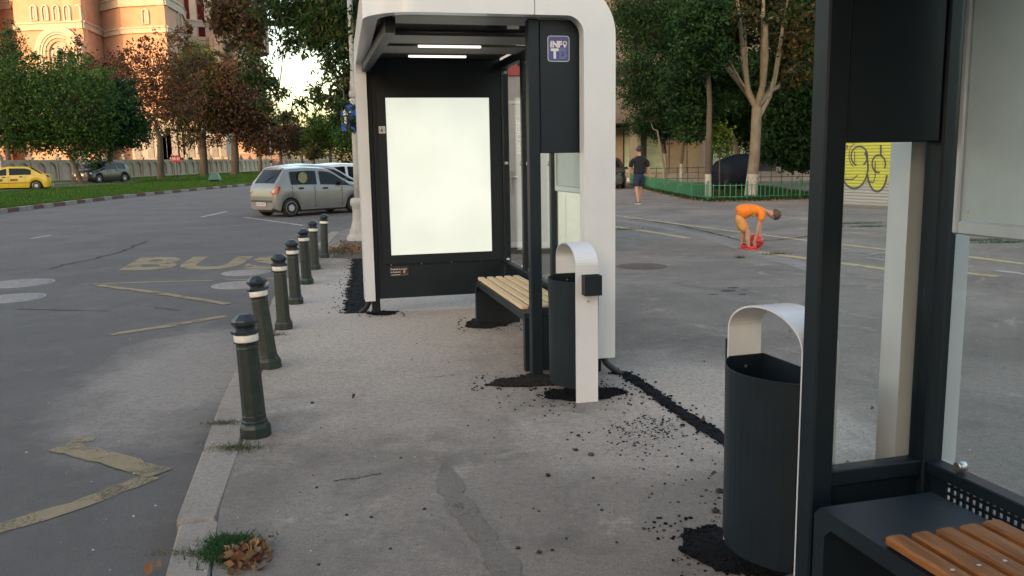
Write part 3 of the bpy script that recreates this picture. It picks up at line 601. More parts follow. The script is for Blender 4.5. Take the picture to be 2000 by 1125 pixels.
# ------------------------------------------------------------------ litter bins
def bin_(label, O, A, ash_side):
    root = thing('litter_bin', label, 'bin', O, A); W = .145; S = .47; H0 = .885; rise = .12; th = .007
    def path(k):   # k = inset
        return [(0+k, 0), (0+k, H0)]+[(S/2+(S/2-k)*math.cos(math.radians(180-a)), H0+(rise-k)*math.sin(math.radians(a))) for a in range(8, 180, 8)]+[(S-k, H0), (S-k, 0)]
    MB().strip([(-W/2, p[0], p[1]) for p in path(0)], [(-W/2, p[0], p[1]) for p in path(th)], (W, 0, 0), 'x').build('hoop', WHITE, root)
    y0, y1 = .012, S-.012; xb = W/2+.01; poly = [(xb, y0), (xb, y1), (-W/2+.005, y1)]
    for k in range(1, 14):
        t = k/14; poly.append((-W/2-.012-.10*math.sin(math.pi*t), y1+(y0-y1)*t))
    poly.append((-W/2+.005, y0)); n = len(poly); c = np.mean(np.array(poly), 0)
    def off(p, d): v = c-np.array(p); v = v/np.linalg.norm(v); return (p[0]+v[0]*d, p[1]+v[1]*d)
    Z0, Z1 = .085, .775; inp = [off(p, .006) for p in poly]; lo = [off(p, .012) for p in poly]
    m = MB(); m.add([(p[0], p[1], Z0) for p in lo]+[(p[0], p[1], Z1) for p in poly]+[(p[0], p[1], Z1) for p in inp]+[(p[0], p[1], Z0+.03) for p in inp],
        [(i, n+i, n+(i+1) % n, (i+1) % n) for i in range(n)]+[(n+i, 2*n+i, 2*n+(i+1) % n, n+(i+1) % n) for i in range(n)]+[(2*n+i, 3*n+i, 3*n+(i+1) % n, 2*n+(i+1) % n) for i in range(n)]+[tuple(range(n)), tuple(range(3*n, 4*n))])
    m.build('container', DARK, root)
    for yy in (.0155, S-.0155):
        for zz in (.68, .73): MB().lathe([(.006, -.003), (.006, .003)], 8, (.0, yy, zz), 'y').build('rivet', STEEL, root)
    ys = -.002 if ash_side < 0 else S+.002; d = -1 if ash_side < 0 else 1
    a = MB(); xs = (-.035, .075)
    ya, yb = (ys-.075, ys) if d < 0 else (ys, ys+.075)
    a.box(xs[0], xs[1], ya, ya+.006, .70, .825); a.box(xs[0], xs[1], yb-.006, yb, .70, .825); a.box(xs[0], xs[0]+.006, ya+.006, yb-.006, .70, .825); a.box(xs[1]-.006, xs[1], ya+.006, yb-.006, .70, .825); a.box(xs[0]+.006, xs[1]-.006, ya+.006, yb-.006, .70, .71)
    ab = a.build('ashtray', DARK, root)
    gq = MB()
    for k in range(4): gq.box(xs[0]+.008+k*.026, xs[0]+.022+k*.026, ya+.007, yb-.007, .802, .808)
    gq.box(.004, .036, ya+.02, yb-.02, .809, .814); gq.build('grille', BLACK, ab)
    MB().lathe([(.009, 0), (.008, .004)], 10, (.01, -.0005, .655), 'y').build('bolt', STEEL, root)
    return root
bin_('litter bin with white hoop and ashtray facing the pavement beside the lit shelter', (.468, 5.19, 0), math.radians(12), -1)
bin_('litter bin with white hoop beside the dark post of the notice board shelter', (1.041, 2.768, 0), math.radians(16.8), 1)
# ------------------------------------------------------------------ bollards
BGRN = mat('dark_green_bollard_paint', (.014, .022, .019), .42, var=.35, vscale=14, bump=.25, bscale=60); BCAP = mat('bollard_cap', (.018, .023, .028), .32, var=.25, vscale=20, bump=.1)
REFL = mat('reflective_band', (.70, .66, .60), .35, var=.15, vscale=25); BGR2 = mat('worn_green_bollard_paint', (.020, .026, .018), .5, var=.45, vscale=18, bump=.35, bscale=60)
BOL = [((493, 858), 2, 0, 'first, nearest the clump of dry leaves at the kerb'), ((523, 722), 6, 0, 'leaning to the road, second from the dry leaves'), ((551, 645), .8, 0, 'third along the kerb from the dry leaves'), ((575, 595), .6, 0, 'fourth, in the middle of the row'), ((597, 556), .8, 0, 'third along the kerb from the lamp post'), ((613, 527), -.3, 0, 'second along the kerb from the lamp post'), ((632, 504), -2, 0, 'last of the row, nearest the lamp post')]
proto = None
for i, (f, tl, _, lb) in enumerate(BOL):
    p = G(*f); p = (p[0], p[1]+.07, 0)
    label = 'dark green bollard with white band, '+lb
    if proto is None:
        root = proto = thing('bollard', label, 'bollard', p, 0, 'bollards along the kerb')
        MB().lathe([(.086, -.02), (.086, .055), (.079, .07), (.072, .078), (.072, .092), (.066, .098), (.0655, .12), (.068, .124), (.065, .128), (.0595, .512), (.063, .518), (.060, .524), (.0595, .540), (.070, .548), (.070, .556)], 8, rot=.39, smooth=False).build('shaft', BGRN, root)
        MB().lathe([(.0665, .556), (.068, .558), (.068, .594), (.0665, .596)], 16).build('band', REFL, root)
        MB().lathe([(.070, .596), (.080, .603), (.080, .618), (.066, .628), (.056, .632), (.058, .640), (.0735, .655), (.074, .672), (.068, .682), (.036, .708), (.030, .711)], 8, rot=.39, smooth=False).build('cap', BCAP, root)
    else:
        root = copy_tree(proto); root.location = p; root['label'] = label
    root.rotation_euler = (math.radians(random.uniform(-.6, .6)), math.radians(-tl), random.uniform(-.2, .2)); root['group'] = 'bollards along the kerb'
    if i in (1, 2):
        for ch in root.children:
            if ch.name.startswith('shaft'): ch.data = ch.data.copy(); ch.data.materials[0] = BGR2
# ------------------------------------------------------------------ lamp post with blue sign
LP = G(704, 469); GREYP = mat('grey_lamp_paint', (.34, .335, .33), .6, var=.18, vscale=6, bump=.3, bscale=50)
lp = thing('lamp_post', 'grey lamp post with fluted cast base behind the lit shelter', 'lamp post', LP)
prof = [(.27, -.03), (.27, .05), (.25, .10), (.20, .14), (.21, .17), (.175, .26), (.14, .40), (.13, .58), (.14, .66), (.17, .72), (.165, .78), (.145, .82), (.09, .84)]
b = MB(); seg = 20; vs = []
for r, z in prof:
    for k in range(seg): a = 2*math.pi*k/seg; rr = r*(1-.05*(k % 2)) if .2 < z < .7 else r; vs.append((rr*math.cos(a), rr*math.sin(a), z))
b.add(vs, [(i*seg+k, i*seg+(k+1) % seg, (i+1)*seg+(k+1) % seg, (i+1)*seg+k) for i in range(len(prof)-1) for k in range(seg)], True)
b.build('base', GREYP, lp)
MB().lathe([(.085, .82), (.08, 1.4), (.074, 3.0), (.055, 3.1), (.05, 7.5)], 16).build('pole', GREYP, lp)
MB().lathe([(.088, 2.75), (.1, 2.78), (.1, 2.85), (.088, 2.88)], 16).build('collar', GREYP, lp)
ar = MB().tube([(0, 0, 7.3), (-.3, .1, 7.9), (-1.2, .3, 8.1), (-2.0, .5, 8.05)], [.05, .04, .035, .03], 10); ar.build('arm', GREYP, lp)
MB().tube([(-1.8, .45, 8.06), (-2.1, .53, 8.02), (-2.6, .65, 7.98)], [.05, .14, .06], 10).build('lamp_head', GREYP, lp)
bsn = thing('blue_sign', 'blue square road sign clamped to the lamp post', 'sign', (LP[0], LP[1], 0))
SB = mat('sign_blue', (.003, .045, .36), .4, var=.1); SW = mat('sign_white', (.55, .57, .60), .4)
pl = MB().box(-.24, .20, -.13, -.115, 2.12, 2.62, .004).build('sign_plate', SB, bsn)
MB().box(-.20, -.14, -.1345, -.1305, 2.26, 2.60).build('sign_bar', SW, pl); MB().box(-.13, -.05, -.1345, -.1305, 2.42, 2.49).build('sign_bar', SW, pl)
MB().lathe([(.083, 2.3), (.09, 2.31), (.09, 2.34), (.083, 2.35)], 14).build('clamp', STEEL, bsn); MB().box(-.02, .02, -.118, -.08, 2.3, 2.35).build('bracket', STEEL, bsn)
# ------------------------------------------------------------------ kiosk behind the lit shelter
KW = mat('kiosk_white_panel', (.58, .59, .55), .5, var=.06, vscale=2); KD = mat('kiosk_grey_door', (.34, .335, .345), .45, var=.06, vscale=3); KR = mat('kiosk_red_band', (.30, .035, .045), .5, var=.1); KG = mat('kiosk_grey_fascia', (.27, .26, .26), .5, var=.08)
ko = G(985, 497); kk = thing('kiosk', 'white kiosk with grey door and red band behind the shelter glass', 'kiosk', (ko[0]-.35, ko[1]+.05, 0), math.radians(-4))
MB().box(0, 1.80, .0, 2.2, .10, 2.82).build('wall', KW, kk); MB().box(-.03, 1.83, .03, 2.25, 0, .10).build('plinth', mat('kiosk_plinth', (.06, .055, .055), .8), kk)
MB().box(-.06, 1.86, -.05, 2.3, 2.84, 3.02).build('red_band', KR, kk); MB().box(-.1, 1.9, -.09, 2.34, 3.022, 3.42).build('roof_fascia', mat('kiosk_pale_fascia', (.52, .50, .50), .5, var=.06), kk)
MB().box(.40, 1.84, -.012, -.002, 2.45, 2.838).build('header_panel', KG, kk)
d = MB().box(.40, 1.10, -.03, -.003, .12, 2.44).build('door', KD, kk)
for a in ((.40, .44, .12, 2.44), (1.06, 1.10, .12, 2.44), (.44, 1.06, 2.40, 2.44), (.44, 1.06, .12, .20)): MB().box(a[0], a[1], -.045, -.031, a[2], a[3]).build('door_frame', mat('kiosk_door_frame', (.44, .43, .44), .45), d)
MB().box(.57, .99, -.036, -.031, .42, 2.18).build('door_panel', mat('kiosk_door_panel', (.31, .295, .30), .5), d)
MB().box(.475, .505, -.052, -.032, 1.02, 1.34).build('handle_plate', STEEL, d); MB().tube([(.49, -.05, 1.25), (.49, -.085, 1.25), (.60, -.085, 1.25)], .010, 8).build('door_handle', STEEL, d)
lt = MB(); zz = 1.62
for k, (hh, sty) in enumerate(((.10, 0), (.12, 1), (.11, 2), (.13, 0), (.10, 1))):
    lt.box(.585, .595, -.0385, -.0365, zz, zz+hh-.02); lt.box(.665, .675, -.0385, -.0365, zz, zz+hh-.02); lt.box(.596, .664, -.0385, -.0365, zz, zz+.01)
    if sty != 1: lt.box(.596, .664, -.0385, -.0365, zz+hh-.032, zz+hh-.022)
    if sty != 2: lt.box(.62, .63, -.0385, -.0365, zz+.012, zz+hh-.04)
    zz += hh
lt.build('door_lettering', WSTK, d)
for x in (1.12, 1.36, 1.60): MB().box(x+.006, x+.234, -.012, -.002, .14, 2.43).build('wall_panel', mat('kiosk_ivory_panel', (.70, .71, .62), .45, var=.05), kk)
# ------------------------------------------------------------------ vehicles
TYRE = mat('tyre_rubber', (.012, .012, .012), .8, var=.2); RIM = mat('wheel_rim', (.46, .45, .43), .4, metal=.3, var=.15); CGL = mat('car_glass', (.008, .011, .013), .10, spec=.18)
TAIL = mat('tail_lamp_red', (.26, .018, .014), .2, var=.15, coat=.5); HEAD = mat('head_lamp_glass', (.55, .55, .52), .15, coat=.6); CTRIM = mat('car_black_trim', (.018, .018, .019), .55, var=.2); PLATE = mat('number_plate', (.50, .49, .46), .5, var=.1); AMB = mat('lamp_amber', (.5, .22, .04), .3)
def paint(name, c, metal=.35, coat=.6): return mat(name, c, .32, metal=metal, coat=coat, var=.04, vscale=3)
def car(name, label, loc, head, pm, L, W, prof, belt, wb, wr, sill=.20, group=None, wins=((.30, .62), (.66, .97)), details=None, cat='car'):
    """x forward from the rear bumper (0..L), y left, z up; prof: upper outline; belt: shoulder line"""
    root = thing(name, label, cat, loc, head, group)
    px = [p[0] for p in prof]; pz = [p[1] for p in prof]; bx_ = [p[0] for p in belt]; bz = [p[1] for p in belt]
    zu = lambda x: float(np.interp(x, px, pz)); zb = lambda x: min(float(np.interp(x, bx_, bz)), zu(x)-.004)
    hw = lambda x: W/2*(1-.16*max(0, 1-x/.28)**2.2-.22*max(0, 1-(L-x)/.55)**2.2)
    xs = sorted(set([0., .012, .03]+list(np.linspace(.06, L-.06, 72))+[L-.03, L-.01, L]+px))
    def low(x):
        z = sill+.10*max(0, 1-x/.25)**2+.04*max(0, 1-(L-x)/.4)**2
        for wx in wb:
            d = abs(x-wx); R = wr+.045
            if d < R: z = max(z, wr+math.sqrt(R*R-d*d)*1.0)
        return z
    rings = []
    for x in xs:
        h = hw(x); u = zu(x); b_ = zb(x); lo = min(low(x), b_-.02); g = max(0., u-b_); k = min(1, g/.35)
        hb = h*.955; hr = hb-.30*g*(.55)-.02*k
        mid = lo+(b_-lo)*.5; cr = .02*k+.006
        half = [(0, sill+.03), (h*.80, sill+.03 if lo < sill+.15 else lo), (h*.97, lo), (h*1.0, lo+(b_-lo)*.25), (h*1.0, mid), (h*.99, lo+(b_-lo)*.8), (hb, b_), (hr+(hb-hr)*.12, b_+g*.80), (hr*.955, b_+g*.955), (hr*.80, u), (hr*.4, u+cr*.8), (0, u+cr)]
        rings.append([(x, -p[0], p[1]) for p in half]+[(x, p[0], p[1]) for p in reversed(half[1:-1])])
    n = len(rings[0]); m = MB(); m.add([p for r in rings for p in r], [(i*n+k, (i+1)*n+k, (i+1)*n+(k+1) % n, i*n+(k+1) % n) for i in range(len(rings)-1) for k in range(n)], True)
    m.add(rings[0], [tuple(range(n))]); m.add(rings[-1], [tuple(range(n-1, -1, -1))])
    body = m.build('body', pm, root)
    md = body.modifiers.new('edge', 'EDGE_SPLIT'); md.split_angle = math.radians(38)
    # glass: side windows follow the cabin side
    def side_pt(x, f, s, o=.006):
        h = hw(x)*.955; b_ = zb(x); g = max(.01, zu(x)-b_); hr = h-.165*g-.02*min(1, g/.35); return (x, s*(h+(hr-h)*f*.9+o), b_+g*f)
    cab = [x for x in np.linspace(0, L, 200) if zu(x)-zb(x) > .10]; c0, c1 = cab[0], cab[-1]
    for s in (-1, 1):
        for (a, b_) in wins:
            x0 = c0+(c1-c0)*a; x1 = c0+(c1-c0)*b_; nn = 9; lo_ = []; hi_ = []
            for k in range(nn):
                x = x0+(x1-x0)*k/(nn-1); g = zu(x)-zb(x); top = min(.80, max(.06, (g-.10)/g if g > .11 else .06)); lo_.append(side_pt(x, .05, s)); hi_.append(side_pt(x, top, s))
            fs = [(i, i+1, nn+i+1, nn+i) if s < 0 else (i+1, i, nn+i, nn+i+1) for i in range(nn-1)]
            MB().add(lo_+hi_, fs, True).build('side_window', CGL, root)
    # front and rear screens: lie on the sloping parts of the outline
    def screen(nm, xa, xb, inset):
        nn = 7; pts = []
        for k in range(nn):
            x = xa+(xb-xa)*k/(nn-1); g = zu(x)-zb(x); h = hw(x)*.955; hr = (h-.165*g)*.80-inset*.2
            if nm == 'rear_window': hr = min(hr, (h-.165*g)*.86)
            off = .008 if nm == 'windscreen' else -.008; cr = .02*min(1, g/.35)+.006
            for (yy, cc) in ((-hr, 0), (-hr*.5, cr*.8), (0, cr), (hr*.5, cr*.8), (hr, 0)): pts.append((x+off, yy, zu(x)+cc+.007))
        fs = [(i*5+j, (i+1)*5+j, (i+1)*5+j+1, i*5+j+1) for i in range(nn-1) for j in range(4)]
        return MB().add(pts, [tuple(reversed(f)) for f in fs], True).build(nm, CGL, root)
    D = details or {}
    if 'rear' in D: screen('rear_window', D['rear'][0], D['rear'][1], .05)
    if 'front' in D: screen('windscreen', D['front'][0], D['front'][1], .05)
    for wx in wb:
        for s in (-1, 1):
            yy = s*(W/2-.10); t = MB().lathe([(wr*.62, -.095), (wr*.93, -.09), (wr, -.06), (wr, .06), (wr*.93, .09), (wr*.62, .095)], 24, (wx, yy, wr), 'y').build('wheel', TYRE, root)
            rm = MB().lathe([(wr*.70, -.09), (wr*.70, .098), (wr*.63, .090), (wr*.2, .098), (.01, .1)] if s < 0 else [(.01, -.1), (wr*.2, -.098), (wr*.63, -.090), (wr*.70, -.098), (wr*.70, .09)], 20, (wx, yy, wr), 'y')
            ro = rm.build('rim', RIM, t)
            hh = MB()
            for k in range(6):
                a = math.pi/3*k; cxx, czz = wx+wr*.42*math.cos(a), wr+wr*.42*math.sin(a); ya = yy+s*.088
                hh.lathe([(.026, -.014), (.026, .014)], 8, (cxx, ya, czz), 'y')
            hh.build('rim_opening', CTRIM, t)
    for s in (-1, 1):
        a = 'lamp'
        zt = D.get('tail', (.78, .95)); tl = MB(); q = []
        for zz in np.linspace(zt[0], zt[1], 5):
            xr = next((x for x in xs if zu(x) > zz+.02), 0.); h = hw(xr+.03)
            w_ = .5+.5*math.sin(math.pi*(zz-zt[0])/(zt[1]-zt[0]))
            q += [(xr-.012, s*(h*.97-.17*w_), zz), (xr-.008, s*h*.94, zz), (xr+.05+.06*w_, s*(hw(xr+.1)*1.0+.006), zz), (xr+.07+.09*w_, s*(hw(xr+.15)*.995+.006), zz)]
        tl.add(q, [((i*4+j, i*4+j+1, (i+1)*4+j+1, (i+1)*4+j) if s > 0 else (i*4+j+1, i*4+j, (i+1)*4+j, (i+1)*4+j+1)) for i in range(4) for j in range(3)], True); tl.build('tail_light', TAIL, root)
        zh = D.get('headz', .68); q = []
        for zz in (zh-.07, zh-.02, zh+.05):
            for k, (dx, dy) in enumerate(((.05, .26), (.10, .12), (.30, .0))):
                x = L-dx; x = min(x, max(px)) ; q.append((L-dx+.012, s*(hw(L-dx)-dy+.006), zz))
        MB().add(q, [((i*3+j, i*3+j+1, (i+1)*3+j+1, (i+1)*3+j) if s < 0 else (i*3+j+1, i*3+j, (i+1)*3+j, (i+1)*3+j+1)) for i in range(2) for j in range(2)], True).build('headlight', HEAD, root)
        mx_ = D.get('mirror', L*.66); MB().box(mx_, mx_+.10, s*(W/2-.02) if s > 0 else -W/2-.16, W/2+.16 if s > 0 else -(W/2-.02), zb(mx_)+.03, zb(mx_)+.15, .02).build('mirror', CTRIM, root)
        for hx in D.get('handles', (L*.36, L*.56)): MB().box(hx, hx+.17, (W/2-.01 if s > 0 else -W/2-.014), (W/2+.014 if s > 0 else -W/2+.01), zb(hx)-.11, zb(hx)-.055, .008).build('door_handle', CTRIM if not D.get('bodyhandle') else pm, root)
        for dx in D.get('seams', ()):
            lo_, hi_ = max(sill+.06, low(dx)+.02), zb(dx)-.01; MB().box(dx-.004, dx+.004, (hw(dx)-.008) if s > 0 else -hw(dx)-.003, hw(dx)+.003 if s > 0 else -(hw(dx)-.008), lo_, hi_).build('door_seam', CTRIM, root)
    bz0 = D.get('bump', (.36, .50)); q = MB().box(-.014, .02, -W/2*.80, W/2*.80, bz0[0]+.06, bz0[1], .012); q.build('bumper_strip', D.get('bumpmat', CTRIM), root)
    p = MB().box(-.022, -.015, -.26, .26, bz0[0]-.06, bz0[0]+.05).build('number_plate', PLATE, root)
    if D.get('platetext'): text_on('lettering', D['platetext'], CTRIM, p, Matrix(((0, 0, -1, -.0225), (-1, 0, 0, .22), (0, 1, 0, bz0[0]-.035), (0, 0, 0, 1))), .06, .01, 1.1, .44)
    MB().box(L-.004, L+.01, -.26, .26, .38, .48).build('number_plate', PLATE, root)
    MB().box(L-.02, L+.008, -W/2*.55, W/2*.55, .54, .62, .01).build('grille', CTRIM, root)
    MB().box(.25, L-.25, -W/2*.78, W/2*.78, sill-.06, sill+.06).build('underbody', CTRIM, root)
    if D.get('wiper'):
        xw = D['wiper']; MB().tube([(xw, -.02, zu(xw)+.035), (xw+.07, -.16, zu(xw+.07)+.045), (xw+.15, -.36, zu(xw+.15)+.04)], [.014, .012, .008], 6).build('wiper', CTRIM, root)
    if D.get('spoiler'):
        xw = D['spoiler']; MB().box(xw-.10, xw+.05, -W/2*.66, W/2*.66, zu(xw)-.035, zu(xw)+.022, .012).build('spoiler', pm, root)
    if D.get('grillebig'): MB().box(L-.03, L+.014, -W/2*.45, W/2*.45, .62, .80, .01).build('grille', STEEL, root)
    return root
hatch = [(0, .62), (.012, .80), (.05, .93), (.11, .99), (.46, 1.425), (.60, 1.455), (1.25, 1.485), (1.85, 1.45), (2.1, 1.39), (2.78, .98), (3.25, .82), (3.45, .68), (3.5, .55)]
hb = [(0, .9), (.1, .95), (1.5, .92), (2.8, .87), (3.5, .6)]
def heading(a, b): return math.atan2(b[1]-a[1], b[0]-a[0])
rl = G(520, 419, -.09); rr_ = G(573, 425, -.09); ax = np.array([.68, -.73, 0]); fwd = np.array([.68, .733, 0])   # rear axle runs left-far to right-near
mid = np.array([(rl[0]+rr_[0])/2, (rl[1]+rr_[1])/2-.1, -.09]); head = math.atan2(fwd[1], fwd[0])
cpos = mid-fwd*.55
car('parked_car', 'small silver hatchback with round sunshade in its rear side window beside the lamp post', (cpos[0], cpos[1], -.09), head, paint('champagne_silver_paint', (.222, .215, .207)), 3.5, 1.50, hatch, hb, (.56, 2.90), .275,
    wins=((.14, .43), (.47, .93)), details=dict(rear=(.13, .43), front=(2.15, 2.72), tail=(.70, .93), handles=(.85, 1.72), seams=(.62, 1.42, 2.42), bump=(.40, .52), wiper=.13, spoiler=.5, mirror=2.35, platetext='B 82 HNY', bumpmat=mat('grey_bumper_strip', (.05, .05, .05), .6)))
# round sunshade behind the rear side window glass line
sh = thing('sunshade', 'round yellowish sunshade stuck in the rear side window of the silver hatchback', 'sunshade', (cpos[0], cpos[1], -.09), head)
MB().lathe([(.17, 0), (.172, .003), (.168, .006)], 24, (1.02, -.708, 1.17), 'y').xf(Matrix.Identity(4)).build('shade_disc', mat('sunshade_fabric', (.30, .29, .17), .7, vscale=14, col2=(.16, .17, .09)), sh)
MB().strip([(1.02+p[0], -.711, 1.17+p[1]) for p in arc(0, 0, .178, 0, 360, 24)], [(1.02+p[0], -.711, 1.17+p[1]) for p in arc(0, 0, .166, 0, 360, 24)], (0, -.01, 0), 'y').build('shade_rim', CTRIM, sh)
left = np.array([-fwd[1], fwd[0], 0]); sp = .0
c2 = cpos+left*2.3+fwd*1.45
sedan = [(0, .62), (.012, .78), (.06, .96), (.5, 1.0), (1.12, 1.40), (1.4, 1.455), (2.2, 1.47), (2.6, 1.40), (3.30, .98), (4.0, .80), (4.2, .68), (4.26, .5)]
sb = [(0, .88), (.6, .95), (2.5, .92), (3.4, .86), (4.26, .6)]
car('parked_car', 'silver car parked behind the small hatchback with only its roof and tail showing', (c2[0], c2[1], -.09), head, paint('silver_paint', (.36, .355, .345)), 4.0, 1.70, [(0, .62), (.012, .82), (.06, .98), (.13, 1.03), (.50, 1.47), (.7, 1.52), (1.4, 1.56), (2.1, 1.52), (2.4, 1.45), (3.15, 1.02), (3.75, .85), (3.95, .7), (4.0, .55)], [(0, .95), (1.5, .97), (3.2, .92), (4.0, .6)], (.65, 3.2), .30, wins=((.14, .43), (.47, .93)), details=dict(rear=(.15, .47), front=(2.48, 3.08), seams=(1.6, 2.7)))
c3 = cpos+left*4.9+fwd*4.6
suvp = [(0, .70), (.012, .92), (.07, 1.10), (.14, 1.14), (.52, 1.62), (.8, 1.69), (1.6, 1.72), (2.5, 1.68), (2.8, 1.60), (3.45, 1.18), (4.35, 1.02), (4.68, .85), (4.75, .6)]
suvb = [(0, 1.05), (1.5, 1.08), (3.4, 1.04), (4.75, .7)]
SUVD = dict(rear=(.17, .48), front=(2.88, 3.38), seams=(1.35, 2.4, 3.3), tail=(.85, 1.05), headz=.82, bump=(.48, .62), handles=(1.55, 2.6), bodyhandle=True, mirror=3.15)
car('parked_car', 'white car with dark side windows parked beyond the silver cars', (c3[0], c3[1], -.09), head, paint('white_car_paint', (.62, .62, .62), .0), 4.3, 1.75, [(0, .62), (.012, .82), (.06, .98), (.13, 1.03), (.55, 1.46), (.8, 1.52), (1.5, 1.56), (2.3, 1.52), (2.6, 1.45), (3.35, 1.02), (4.0, .85), (4.25, .7), (4.3, .55)], [(0, .95), (1.5, .97), (3.4, .92), (4.3, .6)], (.72, 3.4), .31, wins=((.12, .34), (.37, .62), (.65, .94)), details=dict(rear=(.15, .50), front=(2.68, 3.28), seams=(1.3, 2.3, 3.1)))
# taxi and black car on the side street
TX = paint('taxi_yellow_paint', (.56, .39, .02), .0)
tp = P(46, 368, 52); hd = math.radians(202)
tx = car('taxi', 'yellow taxi sedan driving beside the trees on the grass island', (tp[0]+1.5, tp[1]+.6, .10), hd, TX, 4.26, 1.74, sedan, sb, (.80, 3.35), .30, wins=((.13, .46), (.50, .93)), details=dict(rear=(.56, 1.06), front=(2.68, 3.22), seams=(1.35, 2.25, 3.0), handles=(1.5, 2.4), mirror=2.95), cat='taxi')
for x, c in ((1.75, (.25, .08, .02)), (2.55, (.08, .05, .05))): MB().box(x, x+.42, .862, .875, .60, .74).build('door_emblem', mat('taxi_print%d' % int(x*10), c, .5), tx)
MB().box(.9, 3.2, .864, .872, .47, .50).build('check_strip', CTRIM, tx)
tp = P(199, 357, 67); hd = math.radians(256)
car('black_car', 'black off-road car with chrome grille behind a tree trunk on the grass island', (tp[0]-math.cos(hd)*2.37, tp[1]-math.sin(hd)*2.37, .14), hd, paint('black_car_paint', (.005, .006, .008), .0, .25), 4.75, 1.9, suvp, suvb, (.85, 3.75), .36, wins=((.10, .30), (.33, .60), (.63, .95)), details=dict(SUVD, grillebig=True))
# dark car behind the white shelter post
bp = P(1188, 352, 41); car('parked_car', 'black car half hidden by the white shelter post near the walking man', (bp[0]+.1, bp[1]+3.6, .0), math.radians(268), paint('dark_car_paint', (.014, .016, .017), .1), 4.2, 1.75, sedan, sb, (.80, 3.35), .30, wins=((.13, .46), (.50, .93)), details=dict(rear=(.56, 1.06), front=(2.68, 3.22), mirror=2.9))
# car under a tarpaulin
cp = P(1432, 352, 37); tr = thing('covered_car', 'car under a dark navy cover behind the green fence', 'covered car', (cp[0], cp[1], 0), math.radians(12))
m = MB(); secs = [(-.76, .2, .85, .55), (-.70, .05, 1.12, .78), (-.54, .02, 1.30, .86), (-.2, .02, 1.44, .88), (.25, .02, 1.56, .88), (.52, .02, 1.58, .86), (.68, .04, 1.45, .80), (.76, .2, 1.1, .6)]
rings = []
for (x, z0, z1, hwid) in secs:
    ring = []
    for k in range(24):
        a = 2*math.pi*k/24; yy = hwid*math.copysign(abs(math.cos(a))**.55, math.cos(a)); zz = (z0+z1)/2+(z1-z0)/2*math.copysign(abs(math.sin(a))**.6, math.sin(a)); ring.append((x+.03*random.uniform(-1, 1), yy*(1+.03*random.uniform(-1, 1)), zz))
    rings.append(ring)
m.add([p for r in rings for p in r], [(i*24+k, i*24+(k+1) % 24, (i+1)*24+(k+1) % 24, (i+1)*24+k) for i in range(len(rings)-1) for k in range(24)], True); m.add(rings[0], [tuple(range(23, -1, -1))]); m.add(rings[-1], [tuple(range(24))])
m.build('cover', mat('navy_tarpaulin', (.005, .007, .013), .6, var=.4, vscale=5, bump=.7, bscale=7, spec=.2), tr)
for x in (-.46, .48):
    for s in (-1, 1): MB().lathe([(.2, -.09), (.30, -.08), (.30, .08), (.2, .09)], 18, (x, s*.72, .30), 'y').build('wheel', TYRE, tr)
# ------------------------------------------------------------------ people
def skin(name, verts, edges, radii, sub=2, root=0):
    me = bpy.data.meshes.new(name); me.from_pydata([tuple(v) for v in verts], edges, []); o = bpy.data.objects.new(name, me); COL.objects.link(o)
    md = o.modifiers.new('skin', 'SKIN'); md.use_smooth_shade = True; md.branch_smoothing = .6
    if not me.skin_vertices: 
        bm = bmesh.new(); bm.from_mesh(me); bm.verts.layers.skin.verify(); bm.to_mesh(me); bm.free()
    for i, r in enumerate(radii):
        me.skin_vertices[0].data[i].radius = (r, r) if not hasattr(r, '__len__') else r
    me.skin_vertices[0].data[root].use_root = True
    s = o.modifiers.new('sub', 'SUBSURF'); s.levels = sub; s.render_levels = sub
    dg = bpy.context.evaluated_depsgraph_get(); dg.update(); res = bpy.data.meshes.new_from_object(o.evaluated_get(dg)); bpy.data.objects.remove(o); res.name = name
    for p in res.polygons: p.use_smooth = True
    return res
def chains(ch):   # list of [(x,y,z,r),...] whose first point may repeat an earlier one -> verts, edges, radii
    V = []; E = []; R = []; ix = {}
    for c in ch:
        prev = None
        for p in c:
            k = tuple(round(q, 4) for q in p[:3])
            if k not in ix: ix[k] = len(V); V.append(p[:3]); R.append(p[3])
            if prev is not None: E.append((prev, ix[k]))
            prev = ix[k]
    return V, E, R
def part(name, ch, m, parent, sub=2, root=0):
    me = skin(name, *chains(ch), sub=sub, root=root); me.materials.clear(); me.materials.append(m); return obj(name, me, parent)
def hand(parent_chain, wrist, d, side, s=1.0):
    """finger chains from a wrist, pointing along d (unit), side = unit vector across the palm"""
    w = Vector(wrist); d = Vector(d).normalized(); sv = Vector(side).normalized(); out = []
    palm = w+d*.085*s; out.append([(*w, .024*s), (*(w+d*.04*s), (.036*s, .018*s)), (*palm, (.040*s, .016*s))])
    for k, (off, ln) in enumerate(((-.030, .062), (-.010, .074), (.010, .070), (.029, .055))):
        a = palm+sv*off*s; b = a+d*ln*.5*s+d.cross(sv)*.006*s; c = a+d*ln*s+d.cross(sv)*.022*s; out.append([(*palm, (.040*s, .016*s)), (*a, .0095*s), (*b, .009*s), (*c, .0075*s)])
    th = w+d*.03*s-sv*.034*s; out.append([(*(w+d*.04*s), (.036*s, .018*s)), (*th, .012*s), (*(th+d*.04*s-sv*.016*s), .010*s)]); return out
SKIN = mat('skin', (.42, .235, .165), .5, var=.08, vscale=20); HAIRD = mat('dark_brown_hair', (.030, .018, .012), .6, var=.3, vscale=60, bump=.4, bscale=150); HAIRB = mat('brown_hair', (.085, .045, .026), .6, var=.3, vscale=60, bump=.4, bscale=150)
